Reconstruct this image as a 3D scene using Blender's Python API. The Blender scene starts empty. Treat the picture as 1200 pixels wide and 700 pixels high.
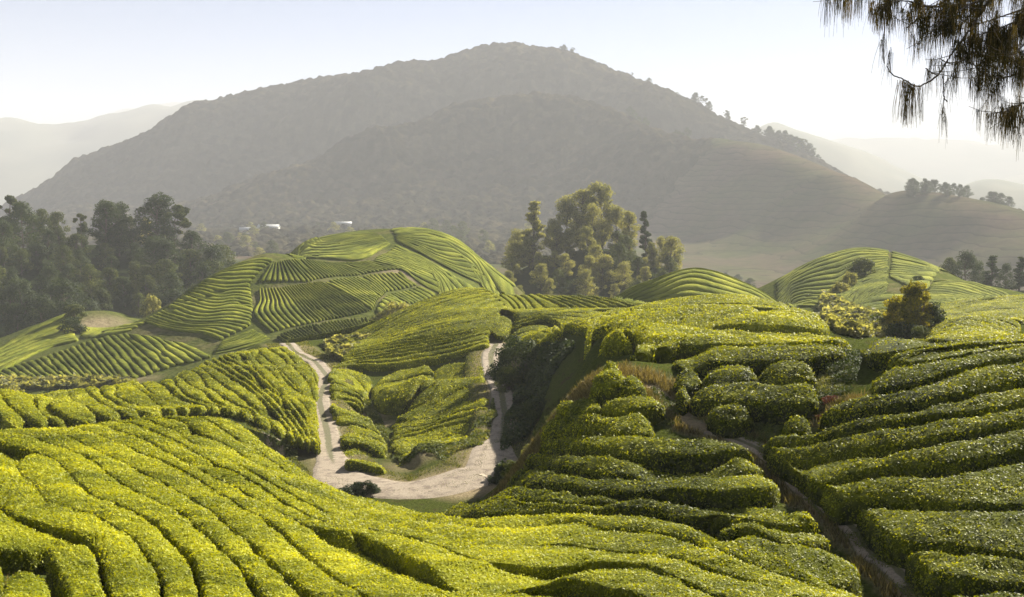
import bpy, math, random
import numpy as np
from mathutils import Vector

# ------------------------------------------------------------------ camera, world, sun, exposure
C = bpy.context.scene
F = 1450.0                     # focal length in photo pixels (1200 wide)
PITCH = math.atan(0.1)
cam = bpy.data.objects.new('camera', bpy.data.cameras.new('camera'))
cam.data.sensor_width = 36.0
cam.data.lens = F / 1200 * 36.0
cam.data.clip_start = 0.1
cam.data.clip_end = 60000
cam.location = (0, 0, 0)
cam.rotation_euler = (math.pi / 2 - PITCH, 0, 0)
C.collection.objects.link(cam)
C.camera = cam

SUN_EL, SUN_AZ = math.radians(27), math.radians(37)      # azimuth from +Y towards +X
w = bpy.data.worlds.new('World'); C.world = w; w.use_nodes = True
nt = w.node_tree
bg = nt.nodes['Background']
sky = nt.nodes.new('ShaderNodeTexSky')
sky.sky_type = 'NISHITA'; sky.sun_disc = False
sky.sun_elevation = SUN_EL; sky.sun_rotation = SUN_AZ
sky.altitude = 1400; sky.air_density = 0.32; sky.dust_density = 0.5; sky.ozone_density = 1.0
nt.links.new(sky.outputs[0], bg.inputs[0])
bg.inputs[1].default_value = 0.05
sd = bpy.data.lights.new('sun', 'SUN'); sd.energy = 5.0; sd.angle = math.radians(0.6); sd.color = (1.0, 0.93, 0.80)
sun = bpy.data.objects.new('sun', sd); C.collection.objects.link(sun)
sdir = Vector((math.sin(SUN_AZ) * math.cos(SUN_EL), math.cos(SUN_AZ) * math.cos(SUN_EL), math.sin(SUN_EL)))
sun.rotation_euler = sdir.to_track_quat('Z', 'Y').to_euler()
C.view_settings.view_transform = 'Standard'; C.view_settings.look = 'None'
C.view_settings.gamma = 1.0; C.view_settings.use_curve_mapping = False
C.view_settings.exposure = 1.85
C.cycles.max_bounces = 6; C.cycles.diffuse_bounces = 2; C.cycles.glossy_bounces = 1
C.cycles.transmission_bounces = 3; C.cycles.volume_bounces = 1; C.cycles.transparent_max_bounces = 6
C.cycles.use_adaptive_sampling = True; C.cycles.adaptive_threshold = 0.02
C.cycles.use_denoising = True
C.cycles.sample_clamp_indirect = 4.0

HAZE_DENSITY = 0.00023
HAZE_TOP = 560.0

# ------------------------------------------------------------------ maths helpers
RNG = np.random.default_rng(7)
cosP, sinP = math.cos(PITCH), math.sin(PITCH)

def ray(px, py):
    """direction through a photo pixel, scaled so that its world Y is 1"""
    px = np.asarray(px, float); py = np.asarray(py, float)
    rx = (px - 600) / F; uv = (350 - py) / F
    dy = cosP + uv * sinP; dz = -sinP + uv * cosP
    return rx / dy, dz / dy

def pt(px, py, Y):
    a, b = ray(px, py)
    return (a * Y, Y, b * Y)

def hashn(ix, iy, iz, seed):
    h = (ix.astype(np.int64) * 374761393 + iy.astype(np.int64) * 668265263 + iz.astype(np.int64) * 2147483647 + seed * 1274126177) & 0xffffffff
    h = ((h ^ (h >> 13)) * 1274126177) & 0xffffffff
    h = (h ^ (h >> 16)) & 0xffffffff
    return h / 4294967295.0

def noise3(x, y, z, seed=0):
    x, y, z = np.broadcast_arrays(np.asarray(x, float), np.asarray(y, float), np.asarray(z, float))
    ix, iy, iz = np.floor(x), np.floor(y), np.floor(z)
    fx, fy, fz = x - ix, y - iy, z - iz
    fx, fy, fz = [t * t * (3 - 2 * t) for t in (fx, fy, fz)]
    r = 0
    for dx in (0, 1):
        for dy in (0, 1):
            for dz in (0, 1):
                wgt = (fx if dx else 1 - fx) * (fy if dy else 1 - fy) * (fz if dz else 1 - fz)
                r = r + wgt * hashn(ix + dx, iy + dy, iz + dz, seed)
    return r * 2 - 1

def fbm2(x, y, seed=0, octv=3):
    r = 0; a = 1.0; s = 0
    for o in range(octv):
        r = r + a * noise3(x * 2 ** o, y * 2 ** o, 0.5, seed + o); s += a; a *= 0.5
    return r / s

class TPS:
    """thin-plate height layer: control points are (photo x, photo y, distance), the height over distance is interpolated"""
    def __init__(self, pts, smooth=2e-5):
        P = np.array(pts, float)
        a, b = ray(P[:, 0], P[:, 1])
        self.c = np.stack([a, np.log(P[:, 2])], 1)
        n = len(P)
        d = np.linalg.norm(self.c[:, None] - self.c[None], axis=2)
        K = self.k(d) + smooth * np.eye(n)
        Q = np.hstack([np.ones((n, 1)), self.c])
        A = np.block([[K, Q], [Q.T, np.zeros((3, 3))]])
        s = np.linalg.solve(A, np.concatenate([b, np.zeros(3)]))
        self.w, self.a = s[:n], s[n:]
    @staticmethod
    def k(d):
        return np.where(d > 1e-9, d * d * np.log(np.maximum(d, 1e-9)), 0.0)
    def __call__(self, x, y):
        x = np.asarray(x, float); y = np.maximum(np.asarray(y, float), 1.0)
        sh = np.broadcast(x, y).shape
        x = np.broadcast_to(x, sh).ravel(); y = np.broadcast_to(y, sh).ravel()
        out = np.empty(len(x))
        for i in range(0, len(x), 20000):
            u = x[i:i + 20000] / y[i:i + 20000]; v = np.log(y[i:i + 20000])
            d = np.sqrt((u[:, None] - self.c[None, :, 0]) ** 2 + (v[:, None] - self.c[None, :, 1]) ** 2)
            out[i:i + 20000] = (self.k(d) @ self.w + self.a[0] + self.a[1] * u + self.a[2] * v) * y[i:i + 20000]
        return out.reshape(sh)

def g(px, py, Y):           # a point seen on bare ground: the tea canopy would stand 0.8 m higher
    return (px, py - 0.8 * F / Y, Y)

H_TEA = 0.8
NEAR = [
 (-150,690,19.5),(0,700,20),(150,700,21),(300,700,22),(450,700,22.5),(600,700,23),(750,700,23.5),(900,700,24.5),(1050,700,25),(1200,700,25.5),(1350,700,25),
 (-150,590,32),(0,600,29),(100,590,33),(100,540,45),(0,540,42),(300,600,36),(300,550,49),(200,530,50),(200,640,27),
 (-150,503,60),(0,503,60),(60,500,62),(130,491,66),(200,484,70),(270,485,70),(330,520,66),(370,553,63),(430,580,60),(480,590,57),(510,588,55),
 (400,640,30),(400,605,41),(500,640,31),(500,605,43),(600,640,32),(600,600,40),(600,570,48),(560,578,54),
 (700,640,31.5),(700,600,36.5),(700,560,40.5),(700,520,44),(700,480,47.5),(700,440,51),(700,412,55),
 (800,640,31),(800,600,35),(800,560,38.5),(800,520,42),(800,480,46),(800,440,51),(800,410,57),(800,397,64),
 (900,640,29.5),(900,600,33),(900,560,36.8),(900,525,41),(900,480,44.5),(900,440,48),(900,410,53),(900,393,61),
 (930,560,37.6),(1000,622,31.7),(1060,680,27),
 (1000,585,33.6),(1000,560,35),(1000,520,37.5),(1000,480,40.5),(1000,440,44),(1000,410,48.5),(1000,394,54),
 (1100,660,27),(1100,600,30.5),(1100,540,34),(1100,480,37.5),(1100,430,41.5),(1100,402,46),
 (1200,640,28),(1200,560,32.5),(1200,500,35.5),(1200,450,38.5),(1200,410,42),(1200,398,45),(1350,390,44),(1350,550,32),
 (950,425,75),(1000,435,70),(1100,450,65),(1200,450,60),(1350,450,60),(870,402,85),
 (745,398,61),(700,404,66),(660,410,80),(612,397,124),(600,376,150),(650,362,155),(650,385,115),(700,362,150),(700,380,105),
 (760,360,140),(760,380,95),(800,356,140),(800,385,80),(850,353,140),(850,373,92),(900,355,135),(900,377,88),(945,368,125),(985,390,112),
 (700,371,126),(760,369,116),(800,370,112),(850,363,116),(900,366,110),(700,371,165),(760,372,160),(800,373,160),(850,372,158),
 (1010,420,115),(960,400,140),(650,388,172),
 (640,341,188),(700,342,188),(760,354,182),(600,340,184),(560,337,178),(500,353,172),(450,379,166),(410,402,160),
 (500,380,153),(560,362,158),(550,385,145),(480,402,145),
 (560,372,222),(640,372,225),(700,375,225),(770,395,215),(450,412,205),(410,435,195),(500,387,212),
 g(480,572,80),g(430,568,82),g(400,548,86),g(385,520,95),g(375,480,110),g(385,440,130),g(350,415,148),g(320,400,160),
 g(545,545,84),g(575,525,90),g(594,500,100),g(588,460,113),g(577,430,128),g(583,400,143),
 (455,545,88),(445,520,98),(430,490,113),(430,466,125),(455,432,138),(500,445,119),(540,480,106),(540,515,94),(500,520,95),(560,440,122),
 (410,450,124),(402,480,110),(412,510,98),(420,538,89),(440,430,140),
 (-150,460,95),(0,457,95),(0,490,82),(100,455,115),(100,475,100),(200,436,130),(200,462,106),(200,478,95),(260,416,142),(330,403,158),(320,430,135),
 (300,460,115),(372,500,102),(350,515,95),g(300,497,94),g(342,532,86),
 (200,502,83),(0,517,72),(100,507,78),(-150,517,75),(270,500,84),
 (-150,500,130),(0,495,130),(100,485,145),(200,465,165),(290,440,190),(350,435,190),
 (668,453,56),(634,497,56),(602,530,55),(570,560,56),(680,462,64),(650,512,63),(625,545,62),(590,578,63),(520,605,64),(440,602,70),(380,585,74),(340,548,76),
 (640,460,84),(618,480,92),(618,520,78),(590,560,74),(540,585,74),(480,595,73),(660,420,100),(640,400,120),
 (-400,850,8),(100,850,8),(600,850,8),(1100,850,8),(1600,850,8),(600,930,5),(0,930,5),(1200,930,5),(-500,600,30),(1700,560,30),(-500,480,90),(1700,450,80),
 (-400,540,230),(0,520,230),(300,480,240),(600,470,280),(800,480,260),(1000,480,200),(1200,490,150),(1600,500,130),
 (-400,560,400),(0,560,400),(400,560,400),(800,560,400),(1200,560,400),(1600,560,400)]
LEFT = [
 (-150,480,210),(0,440,215),(60,420,225),(100,401,236),(180,365,252),(240,322,264),(290,299,272),(310,293,276),(340,297,279),(370,302,281),(410,303,286),(430,297,292),(463,281,315),
 (440,269,335),(500,267,340),(540,281,335),(580,313,320),(612,340,305),(400,272,340),(350,286,345),
 (-150,500,190),(0,452,198),(50,448,196),(150,445,194),(250,418,196),(350,397,205),(410,402,200),(440,392,205),
 (100,430,208),(200,400,222),(200,430,200),(300,385,220),(300,345,245),(250,350,243),(360,340,248),(400,350,240),(430,372,225),(470,352,240),(520,335,268),
 (420,320,268),(460,305,285),(500,295,310),(550,320,300),(480,320,270),(580,350,285),
 (0,404,272),(40,384,282),(90,364,292),(130,361,297),(165,369,302),(60,402,255),(110,388,265),(150,385,270),(0,430,230),(190,385,285),
 (-150,430,270),(-300,480,260),
 (0,450,330),(100,420,345),(200,400,345),(300,350,350),(350,320,390),(440,310,400),(500,310,400),(560,340,380),(640,400,330),(620,385,290),(560,400,245),(640,440,240),
 (-400,560,330),(0,520,420),(200,480,450),(400,450,500),(600,480,450),(0,540,150),(300,520,150),(500,500,160),(-400,560,150),(800,560,250),(800,560,400)]
RIGHT = [
 (715,352,228),(760,329,236),(815,311,242),(880,331,232),(925,356,222),(800,350,198),(850,347,202),(900,372,184),(960,395,170),
 (905,335,300),(950,305,312),(1000,289,318),(1040,291,315),(1080,303,312),(1130,325,305),
 (1000,330,272),(1045,325,270),(950,350,255),(1000,365,215),(960,372,215),(1080,350,225),(920,365,240),
 (1090,326,262),(1130,327,258),(1180,345,244),(1060,338,245),
 (1100,360,188),(1150,349,194),(1200,344,198),(1300,340,200),(1450,350,200),(1130,375,165),(1200,372,165),(1040,378,170),
 (1085,388,112),(1130,369,117),(1180,380,114),(1215,394,105),(1060,400,115),(1130,390,100),(1040,410,120),
 (715,390,275),(815,370,290),(900,385,270),(700,440,220),
 (905,360,350),(1000,330,370),(1080,340,370),(1150,350,340),(1250,370,300),(1450,400,300),
 (650,480,250),(650,500,350),(800,460,450),(1000,440,500),(1200,430,500),(1500,450,450),(600,520,450),
 (700,540,150),(850,500,140),(980,470,120),(1000,470,90),(1150,450,80),(1300,450,80),(1500,480,100),(850,520,100)]
FOREST = [
 (-300,290,420),(-150,285,430),(0,298,430),(60,300,440),(130,297,445),(190,300,455),(240,325,465),(275,350,470),
 (-300,400,340),(0,400,350),(100,385,370),(200,370,385),(260,385,400),(0,340,390),(150,335,410),(230,350,430),
 (0,310,520),(150,315,550),(250,340,560),(330,420,450),(300,430,380),(0,440,310),(200,440,330),
 (580,330,400),(620,310,415),(690,290,440),(740,295,440),(790,320,425),(830,350,410),(690,325,395),(640,340,385),(750,345,385),(600,360,370),(700,370,360),(800,370,370),
 (560,350,430),(690,310,520),(780,340,500),(620,330,510),
 (430,420,420),(500,400,430),(430,400,600),(-300,450,800),(200,420,800),(600,400,750),(900,400,700),(900,400,420),(930,420,330),
 (1100,350,400),(1160,345,410),(1210,343,415),(1300,340,420),(1050,365,400),(1150,370,340),(1150,365,500),(1050,380,500),(1000,400,420),
 (0,560,230),(400,560,240),(800,560,250),(1200,520,250),(-400,560,230),(1600,520,260),(1600,400,500)]
MOUNT = [
 (330,205,1650),(400,175,1720),(470,151,1780),(530,123,1820),(600,106,1840),(640,103,1840),(700,117,1800),(760,143,1700),(800,158,1620),(850,173,1520),(900,188,1420),(960,206,1320),(1040,227,1180),(1120,257,1060),(1190,300,950),(1240,340,900),
 (260,232,1600),(400,215,1640),(500,180,1690),(500,235,1560),(600,160,1730),(600,230,1560),(700,170,1690),(700,240,1500),(800,215,1500),(800,275,1340),(900,240,1330),(900,295,1180),(1000,255,1190),(1000,305,1060),(1100,285,1040),(1100,320,960),(1170,328,920),
 (400,262,1400),(500,264,1400),(600,272,1300),(700,282,1250),(800,302,1150),(900,320,1030),(1000,333,950),(1100,342,880),
 (300,270,1250),(200,283,1050),(100,288,1000),(0,293,1000),(-200,293,1000),(330,264,1400),(400,300,900),(600,310,850),(800,332,820),(1000,352,790),(200,264,1500),(60,268,1500),
 (400,207,1950),(530,160,2030),(640,138,2060),(760,168,1980),(900,208,1750),(1040,252,1500),(1150,302,1300),(300,232,1850),
 (-60,273,2046),(20,235,1999),(60,209,2018),(100,185,2046),(140,164,2064),(190,144,2092),(240,122,2120),(300,101,2157),(340,91,2185),(410,83,2213),(460,85,2232),(500,85,2232),(530,78,2232),(570,58,2250),(610,50,2259),(650,55,2250),(700,75,2213),(760,100,2166),(820,123,2120),(870,143,2073),(930,163,2027),(980,185,1980),(1050,218,1915),(1100,245,1860),(1150,283,1794),(1230,333,1748),
 (100,238,1800),(200,200,1930),(200,248,1790),(300,160,2000),(300,212,1880),(400,140,2030),(20,262,1850),(-40,268,1800),(620,100,2080),(500,125,2050),(760,142,1990),(900,190,1870),(1000,226,1770),
 (100,215,2180),(200,175,2250),(300,135,2330),(400,115,2370),(500,115,2390),(560,95,2400),(610,85,2410),(660,90,2400),(760,130,2330),(870,170,2230),(980,210,2110),(1100,268,1990),
 (20,300,2900),(300,220,2900),(600,200,3000),(900,260,2900),(1150,330,2500),(-300,330,2200),(-300,320,1400),(-300,330,800),(1400,380,1300),(1400,380,900),(1500,400,2200),
 (100,335,650),(400,340,650),(700,350,620),(1000,365,620),(1300,400,600),(-300,380,600),
 (100,500,450),(600,500,450),(1100,500,450),(1500,500,450)]
RTREES = [(1085,292,1350),(1150,296,1290),(1210,310,1260),(1040,300,1240),(1080,278,1280),(1120,280,1200),(1170,286,1160),(1210,298,1130),(1300,310,1100),(1050,305,1120),(1150,325,1000),(1250,340,1000),(1080,300,1420),(1200,315,1420),(980,330,1260),(980,330,1050),(1000,400,900),(1200,420,850),(1400,420,950),(1400,420,1400),(900,420,1650),(1200,420,1800),(800,420,1100)]
FLOOR_Z = -125.0
L_near, L_left, L_right, L_for, L_mnt, L_rt = [TPS(p) for p in (NEAR, LEFT, RIGHT, FOREST, MOUNT, RTREES)]

def canopy_exact(x, y):
    """height of the closed tea canopy / hill surface"""
    x = np.asarray(x, float); y = np.asarray(y, float)
    x, y = np.broadcast_arrays(x, y)
    z = np.full(x.shape, FLOOR_Z)
    for L, lo, hi in ((L_near, 0, 420), (L_left, 150, 520), (L_right, 85, 520), (L_for, 235, 760), (L_mnt, 455, 3400), (L_rt, 860, 1750)):
        m = (y > lo) & (y < hi)
        if m.any():
            z[m] = np.maximum(z[m], L(x[m], y[m]))
    return z

US, VS = 0.0042, 0.0042
GU = np.arange(-0.66, 0.66, US); GV = np.arange(math.log(3.2), math.log(3350), VS)
_U, _V = np.meshgrid(GU, GV); GY = np.exp(_V); GX = _U * GY
GZ = canopy_exact(GX, GY)

def canopy(x, y):
    x = np.asarray(x, float); y = np.maximum(np.asarray(y, float), 3.3)
    fu = np.clip((x / y - GU[0]) / US, 0, len(GU) - 1.001); fv = np.clip((np.log(y) - GV[0]) / VS, 0, len(GV) - 1.001)
    iu = fu.astype(int); iv = fv.astype(int); fu = fu - iu; fv = fv - iv
    q = GZ / GY
    return ((q[iv, iu] * (1 - fu) + q[iv, iu + 1] * fu) * (1 - fv) + (q[iv + 1, iu] * (1 - fu) + q[iv + 1, iu + 1] * fu) * fv) * y

def ground(x, y):
    x = np.asarray(x, float); y = np.asarray(y, float)
    n = fbm2(x * 0.35, y * 0.35, 3, 3) * np.clip(np.asarray(y) / 250, 0.12, 0.6) * 0.25
    return canopy(x, y) - H_TEA + n * (np.asarray(y) < 450)

def cast(px, py, drop=0.0, y0=15, y1=3200):
    """where the sight line through a photo pixel meets the canopy (lowered by drop)"""
    a, b = ray(px, py)
    a = np.atleast_1d(a); b = np.atleast_1d(b)
    n = 520
    Y = np.exp(np.linspace(math.log(y0), math.log(y1), n))
    X = a[:, None] * Y[None]
    hit = np.full(len(a), y1, float)
    z = canopy(X, np.broadcast_to(Y, X.shape)) - drop
    under = z > b[:, None] * Y[None]
    idx = under.argmax(1)
    for i in range(len(a)):
        if under[i].any():
            j = idx[i]
            if j == 0: hit[i] = Y[0]; continue
            e0 = b[i] * Y[j-1] - z[i, j-1]; e1 = b[i] * Y[j] - z[i, j]
            hit[i] = Y[j-1] + (Y[j] - Y[j-1]) * e0 / (e0 - e1)
    return np.stack([a * hit, hit], 1)
# ------------------------------------------------------------------ materials
def new_mat(name):
    m = bpy.data.materials.new(name); m.use_nodes = True
    nt = m.node_tree; b = nt.nodes['Principled BSDF']
    return m, nt, b

def N(nt, kind, **kw):
    n = nt.nodes.new(kind)
    for k, v in kw.items():
        setattr(n, k, v)
    return n

def ramp(nt, fac, stops):
    r = N(nt, 'ShaderNodeValToRGB')
    e = r.color_ramp.elements
    while len(e) < len(stops): e.new(0.5)
    for i, (p, c) in enumerate(stops):
        e[i].position = p; e[i].color = (*c, 1)
    nt.links.new(fac, r.inputs[0])
    return r.outputs[0]

def noise(nt, scale, detail=3, rough=0.6, vec=None):
    n = N(nt, 'ShaderNodeTexNoise'); n.inputs['Scale'].default_value = scale
    n.inputs['Detail'].default_value = detail; n.inputs['Roughness'].default_value = rough
    if vec is None:
        g_ = N(nt, 'ShaderNodeNewGeometry'); vec = g_.outputs['Position']
    nt.links.new(vec, n.inputs['Vector'])
    return n.outputs['Fac']

def mix(nt, a, b, fac, mode='MIX'):
    m = N(nt, 'ShaderNodeMix', data_type='RGBA', blend_type=mode)
    for sock, v in ((m.inputs[0], fac), (m.inputs[6], a), (m.inputs[7], b)):
        if isinstance(v, (int, float)): sock.default_value = v
        elif isinstance(v, tuple): sock.default_value = (*v, 1)
        else: nt.links.new(v, sock)
    return m.outputs[2]

def attr(nt, name):
    a = N(nt, 'ShaderNodeAttribute'); a.attribute_name = name
    return a.outputs['Fac']

def leafy(name, dark, mid, light, trans=0.3, rough=0.75, patch=0.15, tint='tint', bump=None, spec=0.25):
    """foliage: colour by the per-leaf value 'tint', with broad drifts of tone; thin leaves let light through"""
    m, nt, b = new_mat(name)
    c = ramp(nt, attr(nt, tint), [(0.0, dark), (0.5, mid), (1.0, light)])
    n = noise(nt, patch, 3)
    c = mix(nt, c, ramp(nt, n, [(0.3, (0.62, 0.66, 0.6)), (0.7, (1.25, 1.2, 1.15))]), 1.0, 'MULTIPLY')
    nt.links.new(c, b.inputs['Base Color'])
    b.inputs['Roughness'].default_value = rough
    b.inputs['Specular IOR Level'].default_value = spec
    if bump:
        bn = N(nt, 'ShaderNodeBump'); bn.inputs['Strength'].default_value = 0.9; bn.inputs['Distance'].default_value = bump[1]
        nt.links.new(noise(nt, bump[0], 4, 0.7), bn.inputs['Height']); nt.links.new(bn.outputs[0], b.inputs['Normal'])
    if trans:
        t = N(nt, 'ShaderNodeBsdfTranslucent'); nt.links.new(mix(nt, c, (1.5, 1.35, 0.5), 1.0, 'MULTIPLY'), t.inputs[0])
        s = N(nt, 'ShaderNodeMixShader'); s.inputs[0].default_value = trans
        nt.links.new(b.outputs[0], s.inputs[1]); nt.links.new(t.outputs[0], s.inputs[2])
        nt.links.new(s.outputs[0], nt.nodes['Material Output'].inputs[0])
    return m

M = {}
M['tea_leaf'] = leafy('tea_leaf', (0.030, 0.042, 0.003), (0.20, 0.225, 0.006), (0.45, 0.46, 0.012), trans=0.32, patch=0.35, spec=0.20, rough=0.62)
M['tea_body'] = leafy('tea_body', (0.018, 0.026, 0.004), (0.15, 0.165, 0.009), (0.38, 0.38, 0.022), trans=0, rough=1.0, patch=0.35, bump=(5.0, 0.12), spec=0.05)
M['tea_far'] = leafy('tea_far', (0.030, 0.044, 0.010), (0.145, 0.17, 0.022), (0.36, 0.37, 0.05), trans=0, rough=1.0, patch=0.05, bump=(3.0, 0.35), spec=0.03)
M['leaf_dark'] = leafy('leaf_dark', (0.018, 0.032, 0.010), (0.045, 0.070, 0.016), (0.10, 0.13, 0.03), trans=0.25, patch=0.06)
M['leaf_mid'] = leafy('leaf_mid', (0.03, 0.045, 0.012), (0.075, 0.10, 0.022), (0.17, 0.19, 0.045), trans=0.3, patch=0.06)
M['leaf_pale'] = leafy('leaf_pale', (0.06, 0.07, 0.03), (0.26, 0.27, 0.12), (0.44, 0.43, 0.22), trans=0.5, patch=0.1)  # raised for the grove, where haze glow is put into the leaf colour
M['leaf_gold'] = leafy('leaf_gold', (0.05, 0.06, 0.012), (0.24, 0.23, 0.02), (0.50, 0.45, 0.04), trans=0.5, patch=0.3)
M['leaf_red'] = leafy('leaf_red', (0.05, 0.018, 0.012), (0.13, 0.035, 0.022), (0.20, 0.09, 0.04), trans=0.3, patch=0.5)
M['grass'] = leafy('grass_blades', (0.05, 0.07, 0.015), (0.12, 0.15, 0.03), (0.30, 0.28, 0.10), trans=0.3, patch=0.6)
M['straw'] = leafy('dry_grass', (0.08, 0.07, 0.03), (0.17, 0.14, 0.065), (0.30, 0.25, 0.13), trans=0.25, patch=0.6)
M['forest'] = leafy('mountain_canopy', (0.014, 0.016, 0.009), (0.052, 0.046, 0.026), (0.12, 0.10, 0.055), trans=0, rough=1.0, patch=0.02, bump=(0.22, 2.5), spec=0.0)

m, nt, b = new_mat('soil_and_undergrowth'); M['ground'] = m
n1 = noise(nt, 0.9, 5, 0.65); n2 = noise(nt, 6.0, 4, 0.7)
soil = ramp(nt, n2, [(0.3, (0.035, 0.026, 0.014)), (0.7, (0.09, 0.07, 0.035))])
green = ramp(nt, n2, [(0.3, (0.030, 0.042, 0.010)), (0.7, (0.095, 0.110, 0.025))])
base = mix(nt, soil, green, ramp(nt, n1, [(0.30, (0, 0, 0)), (0.45, (1, 1, 1))]))
dry = ramp(nt, n2, [(0.3, (0.20, 0.15, 0.09)), (0.7, (0.38, 0.31, 0.19))])
base = mix(nt, base, dry, attr(nt, 'dry'))
nt.links.new(base, b.inputs['Base Color']); b.inputs['Roughness'].default_value = 1.0; b.inputs['Specular IOR Level'].default_value = 0.0
bn = N(nt, 'ShaderNodeBump'); bn.inputs['Strength'].default_value = 0.8; bn.inputs['Distance'].default_value = 0.15
nt.links.new(n2, bn.inputs['Height']); nt.links.new(bn.outputs[0], b.inputs['Normal'])

m, nt, b = new_mat('hill_turf'); M['turf'] = m
n1 = noise(nt, 0.05, 5, 0.6); n2 = noise(nt, 0.8, 4, 0.7)
base = mix(nt, ramp(nt, n2, [(0.3, (0.05, 0.065, 0.018)), (0.7, (0.14, 0.155, 0.04))]), ramp(nt, n2, [(0.3, (0.11, 0.09, 0.045)), (0.7, (0.22, 0.19, 0.10))]), ramp(nt, n1, [(0.5, (0, 0, 0)), (0.68, (1, 1, 1))]))
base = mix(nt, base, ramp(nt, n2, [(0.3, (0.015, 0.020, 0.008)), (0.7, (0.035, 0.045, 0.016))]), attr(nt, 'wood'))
base = mix(nt, base, ramp(nt, n2, [(0.3, (0.22, 0.17, 0.11)), (0.7, (0.36, 0.29, 0.19))]), attr(nt, 'dry'))
nt.links.new(base, b.inputs['Base Color']); b.inputs['Roughness'].default_value = 1.0; b.inputs['Specular IOR Level'].default_value = 0.0
bn = N(nt, 'ShaderNodeBump'); bn.inputs['Strength'].default_value = 0.7; bn.inputs['Distance'].default_value = 0.5
nt.links.new(n2, bn.inputs['Height']); nt.links.new(bn.outputs[0], b.inputs['Normal'])

m, nt, b = new_mat('mountain_ground'); M['mount'] = m
n1 = noise(nt, 0.006, 5, 0.6); n2 = noise(nt, 0.09, 5, 0.7)
gm = N(nt, 'ShaderNodeNewGeometry'); sp = N(nt, 'ShaderNodeSeparateXYZ'); nt.links.new(gm.outputs['Position'], sp.inputs[0])
ad = N(nt, 'ShaderNodeMath', operation='MULTIPLY_ADD'); nt.links.new(noise(nt, 0.02, 2), ad.inputs[0]); ad.inputs[1].default_value = 14.0; nt.links.new(sp.outputs[2], ad.inputs[2])
ml = N(nt, 'ShaderNodeMath', operation='MULTIPLY'); nt.links.new(ad.outputs[0], ml.inputs[0]); ml.inputs[1].default_value = 0.16
fr = N(nt, 'ShaderNodeMath', operation='FRACT'); nt.links.new(ml.outputs[0], fr.inputs[0])
terr = ramp(nt, fr.outputs[0], [(0.0, (0.45, 0.45, 0.45)), (0.18, (1, 1, 1)), (1.0, (1.1, 1.1, 1.1))])
base = mix(nt, ramp(nt, n2, [(0.3, (0.045, 0.055, 0.022)), (0.7, (0.085, 0.095, 0.035))]), ramp(nt, n2, [(0.3, (0.075, 0.055, 0.04)), (0.7, (0.13, 0.095, 0.065))]), ramp(nt, n1, [(0.42, (0, 0, 0)), (0.60, (1, 1, 1))]))
base = mix(nt, base, terr, 1.0, 'MULTIPLY')
nt.links.new(base, b.inputs['Base Color']); b.inputs['Roughness'].default_value = 1.0; b.inputs['Specular IOR Level'].default_value = 0.0

m, nt, b = new_mat('pale_clay_track'); M['track'] = m
n1 = noise(nt, 1.3, 5, 0.7); n2 = noise(nt, 9.0, 4, 0.7)
base = mix(nt, ramp(nt, n2, [(0.3, (0.24, 0.19, 0.13)), (0.7, (0.40, 0.33, 0.24))]), ramp(nt, n2, [(0.3, (0.13, 0.095, 0.065)), (0.7, (0.22, 0.165, 0.115))]), ramp(nt, n1, [(0.48, (0, 0, 0)), (0.65, (1, 1, 1))]))
rt = N(nt, 'ShaderNodeMath', operation='ADD'); nt.links.new(attr(nt, 'rut'), rt.inputs[0])
rn = N(nt, 'ShaderNodeMath', operation='MULTIPLY_ADD'); nt.links.new(noise(nt, 2.2, 4, 0.7), rn.inputs[0]); rn.inputs[1].default_value = 0.9; rn.inputs[2].default_value = -0.45; nt.links.new(rn.outputs[0], rt.inputs[1])
base = mix(nt, ramp(nt, n2, [(0.3, (0.075, 0.075, 0.025)), (0.7, (0.16, 0.14, 0.06))]), base, ramp(nt, rt.outputs[0], [(0.36, (0, 0, 0)), (0.56, (1, 1, 1))]))
nt.links.new(base, b.inputs['Base Color']); b.inputs['Roughness'].default_value = 0.95
bn = N(nt, 'ShaderNodeBump'); bn.inputs['Strength'].default_value = 0.6; bn.inputs['Distance'].default_value = 0.1
nt.links.new(n2, bn.inputs['Height']); nt.links.new(bn.outputs[0], b.inputs['Normal'])

m, nt, b = new_mat('bark'); M['bark'] = m
nt.links.new(ramp(nt, noise(nt, 8, 4), [(0.3, (0.045, 0.032, 0.022)), (0.7, (0.15, 0.12, 0.09))]), b.inputs['Base Color']); b.inputs['Roughness'].default_value = 0.95
m, nt, b = new_mat('valley_floor'); M['valley'] = m
nt.links.new(ramp(nt, noise(nt, 0.004, 6, 0.65), [(0.35, (0.05, 0.07, 0.03)), (0.65, (0.13, 0.13, 0.07))]), b.inputs['Base Color']); b.inputs['Roughness'].default_value = 1.0
m, nt, b = new_mat('sheet_roof'); M['roof'] = m
nt.links.new(ramp(nt, noise(nt, 0.6, 3), [(0.3, (0.36, 0.37, 0.38)), (0.7, (0.48, 0.48, 0.46))]), b.inputs['Base Color']); b.inputs['Roughness'].default_value = 0.5
m, nt, b = new_mat('shed_wall'); M['wall'] = m
nt.links.new(ramp(nt, noise(nt, 0.6, 3), [(0.3, (0.35, 0.34, 0.31)), (0.7, (0.5, 0.48, 0.44))]), b.inputs['Base Color']); b.inputs['Roughness'].default_value = 0.9

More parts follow.
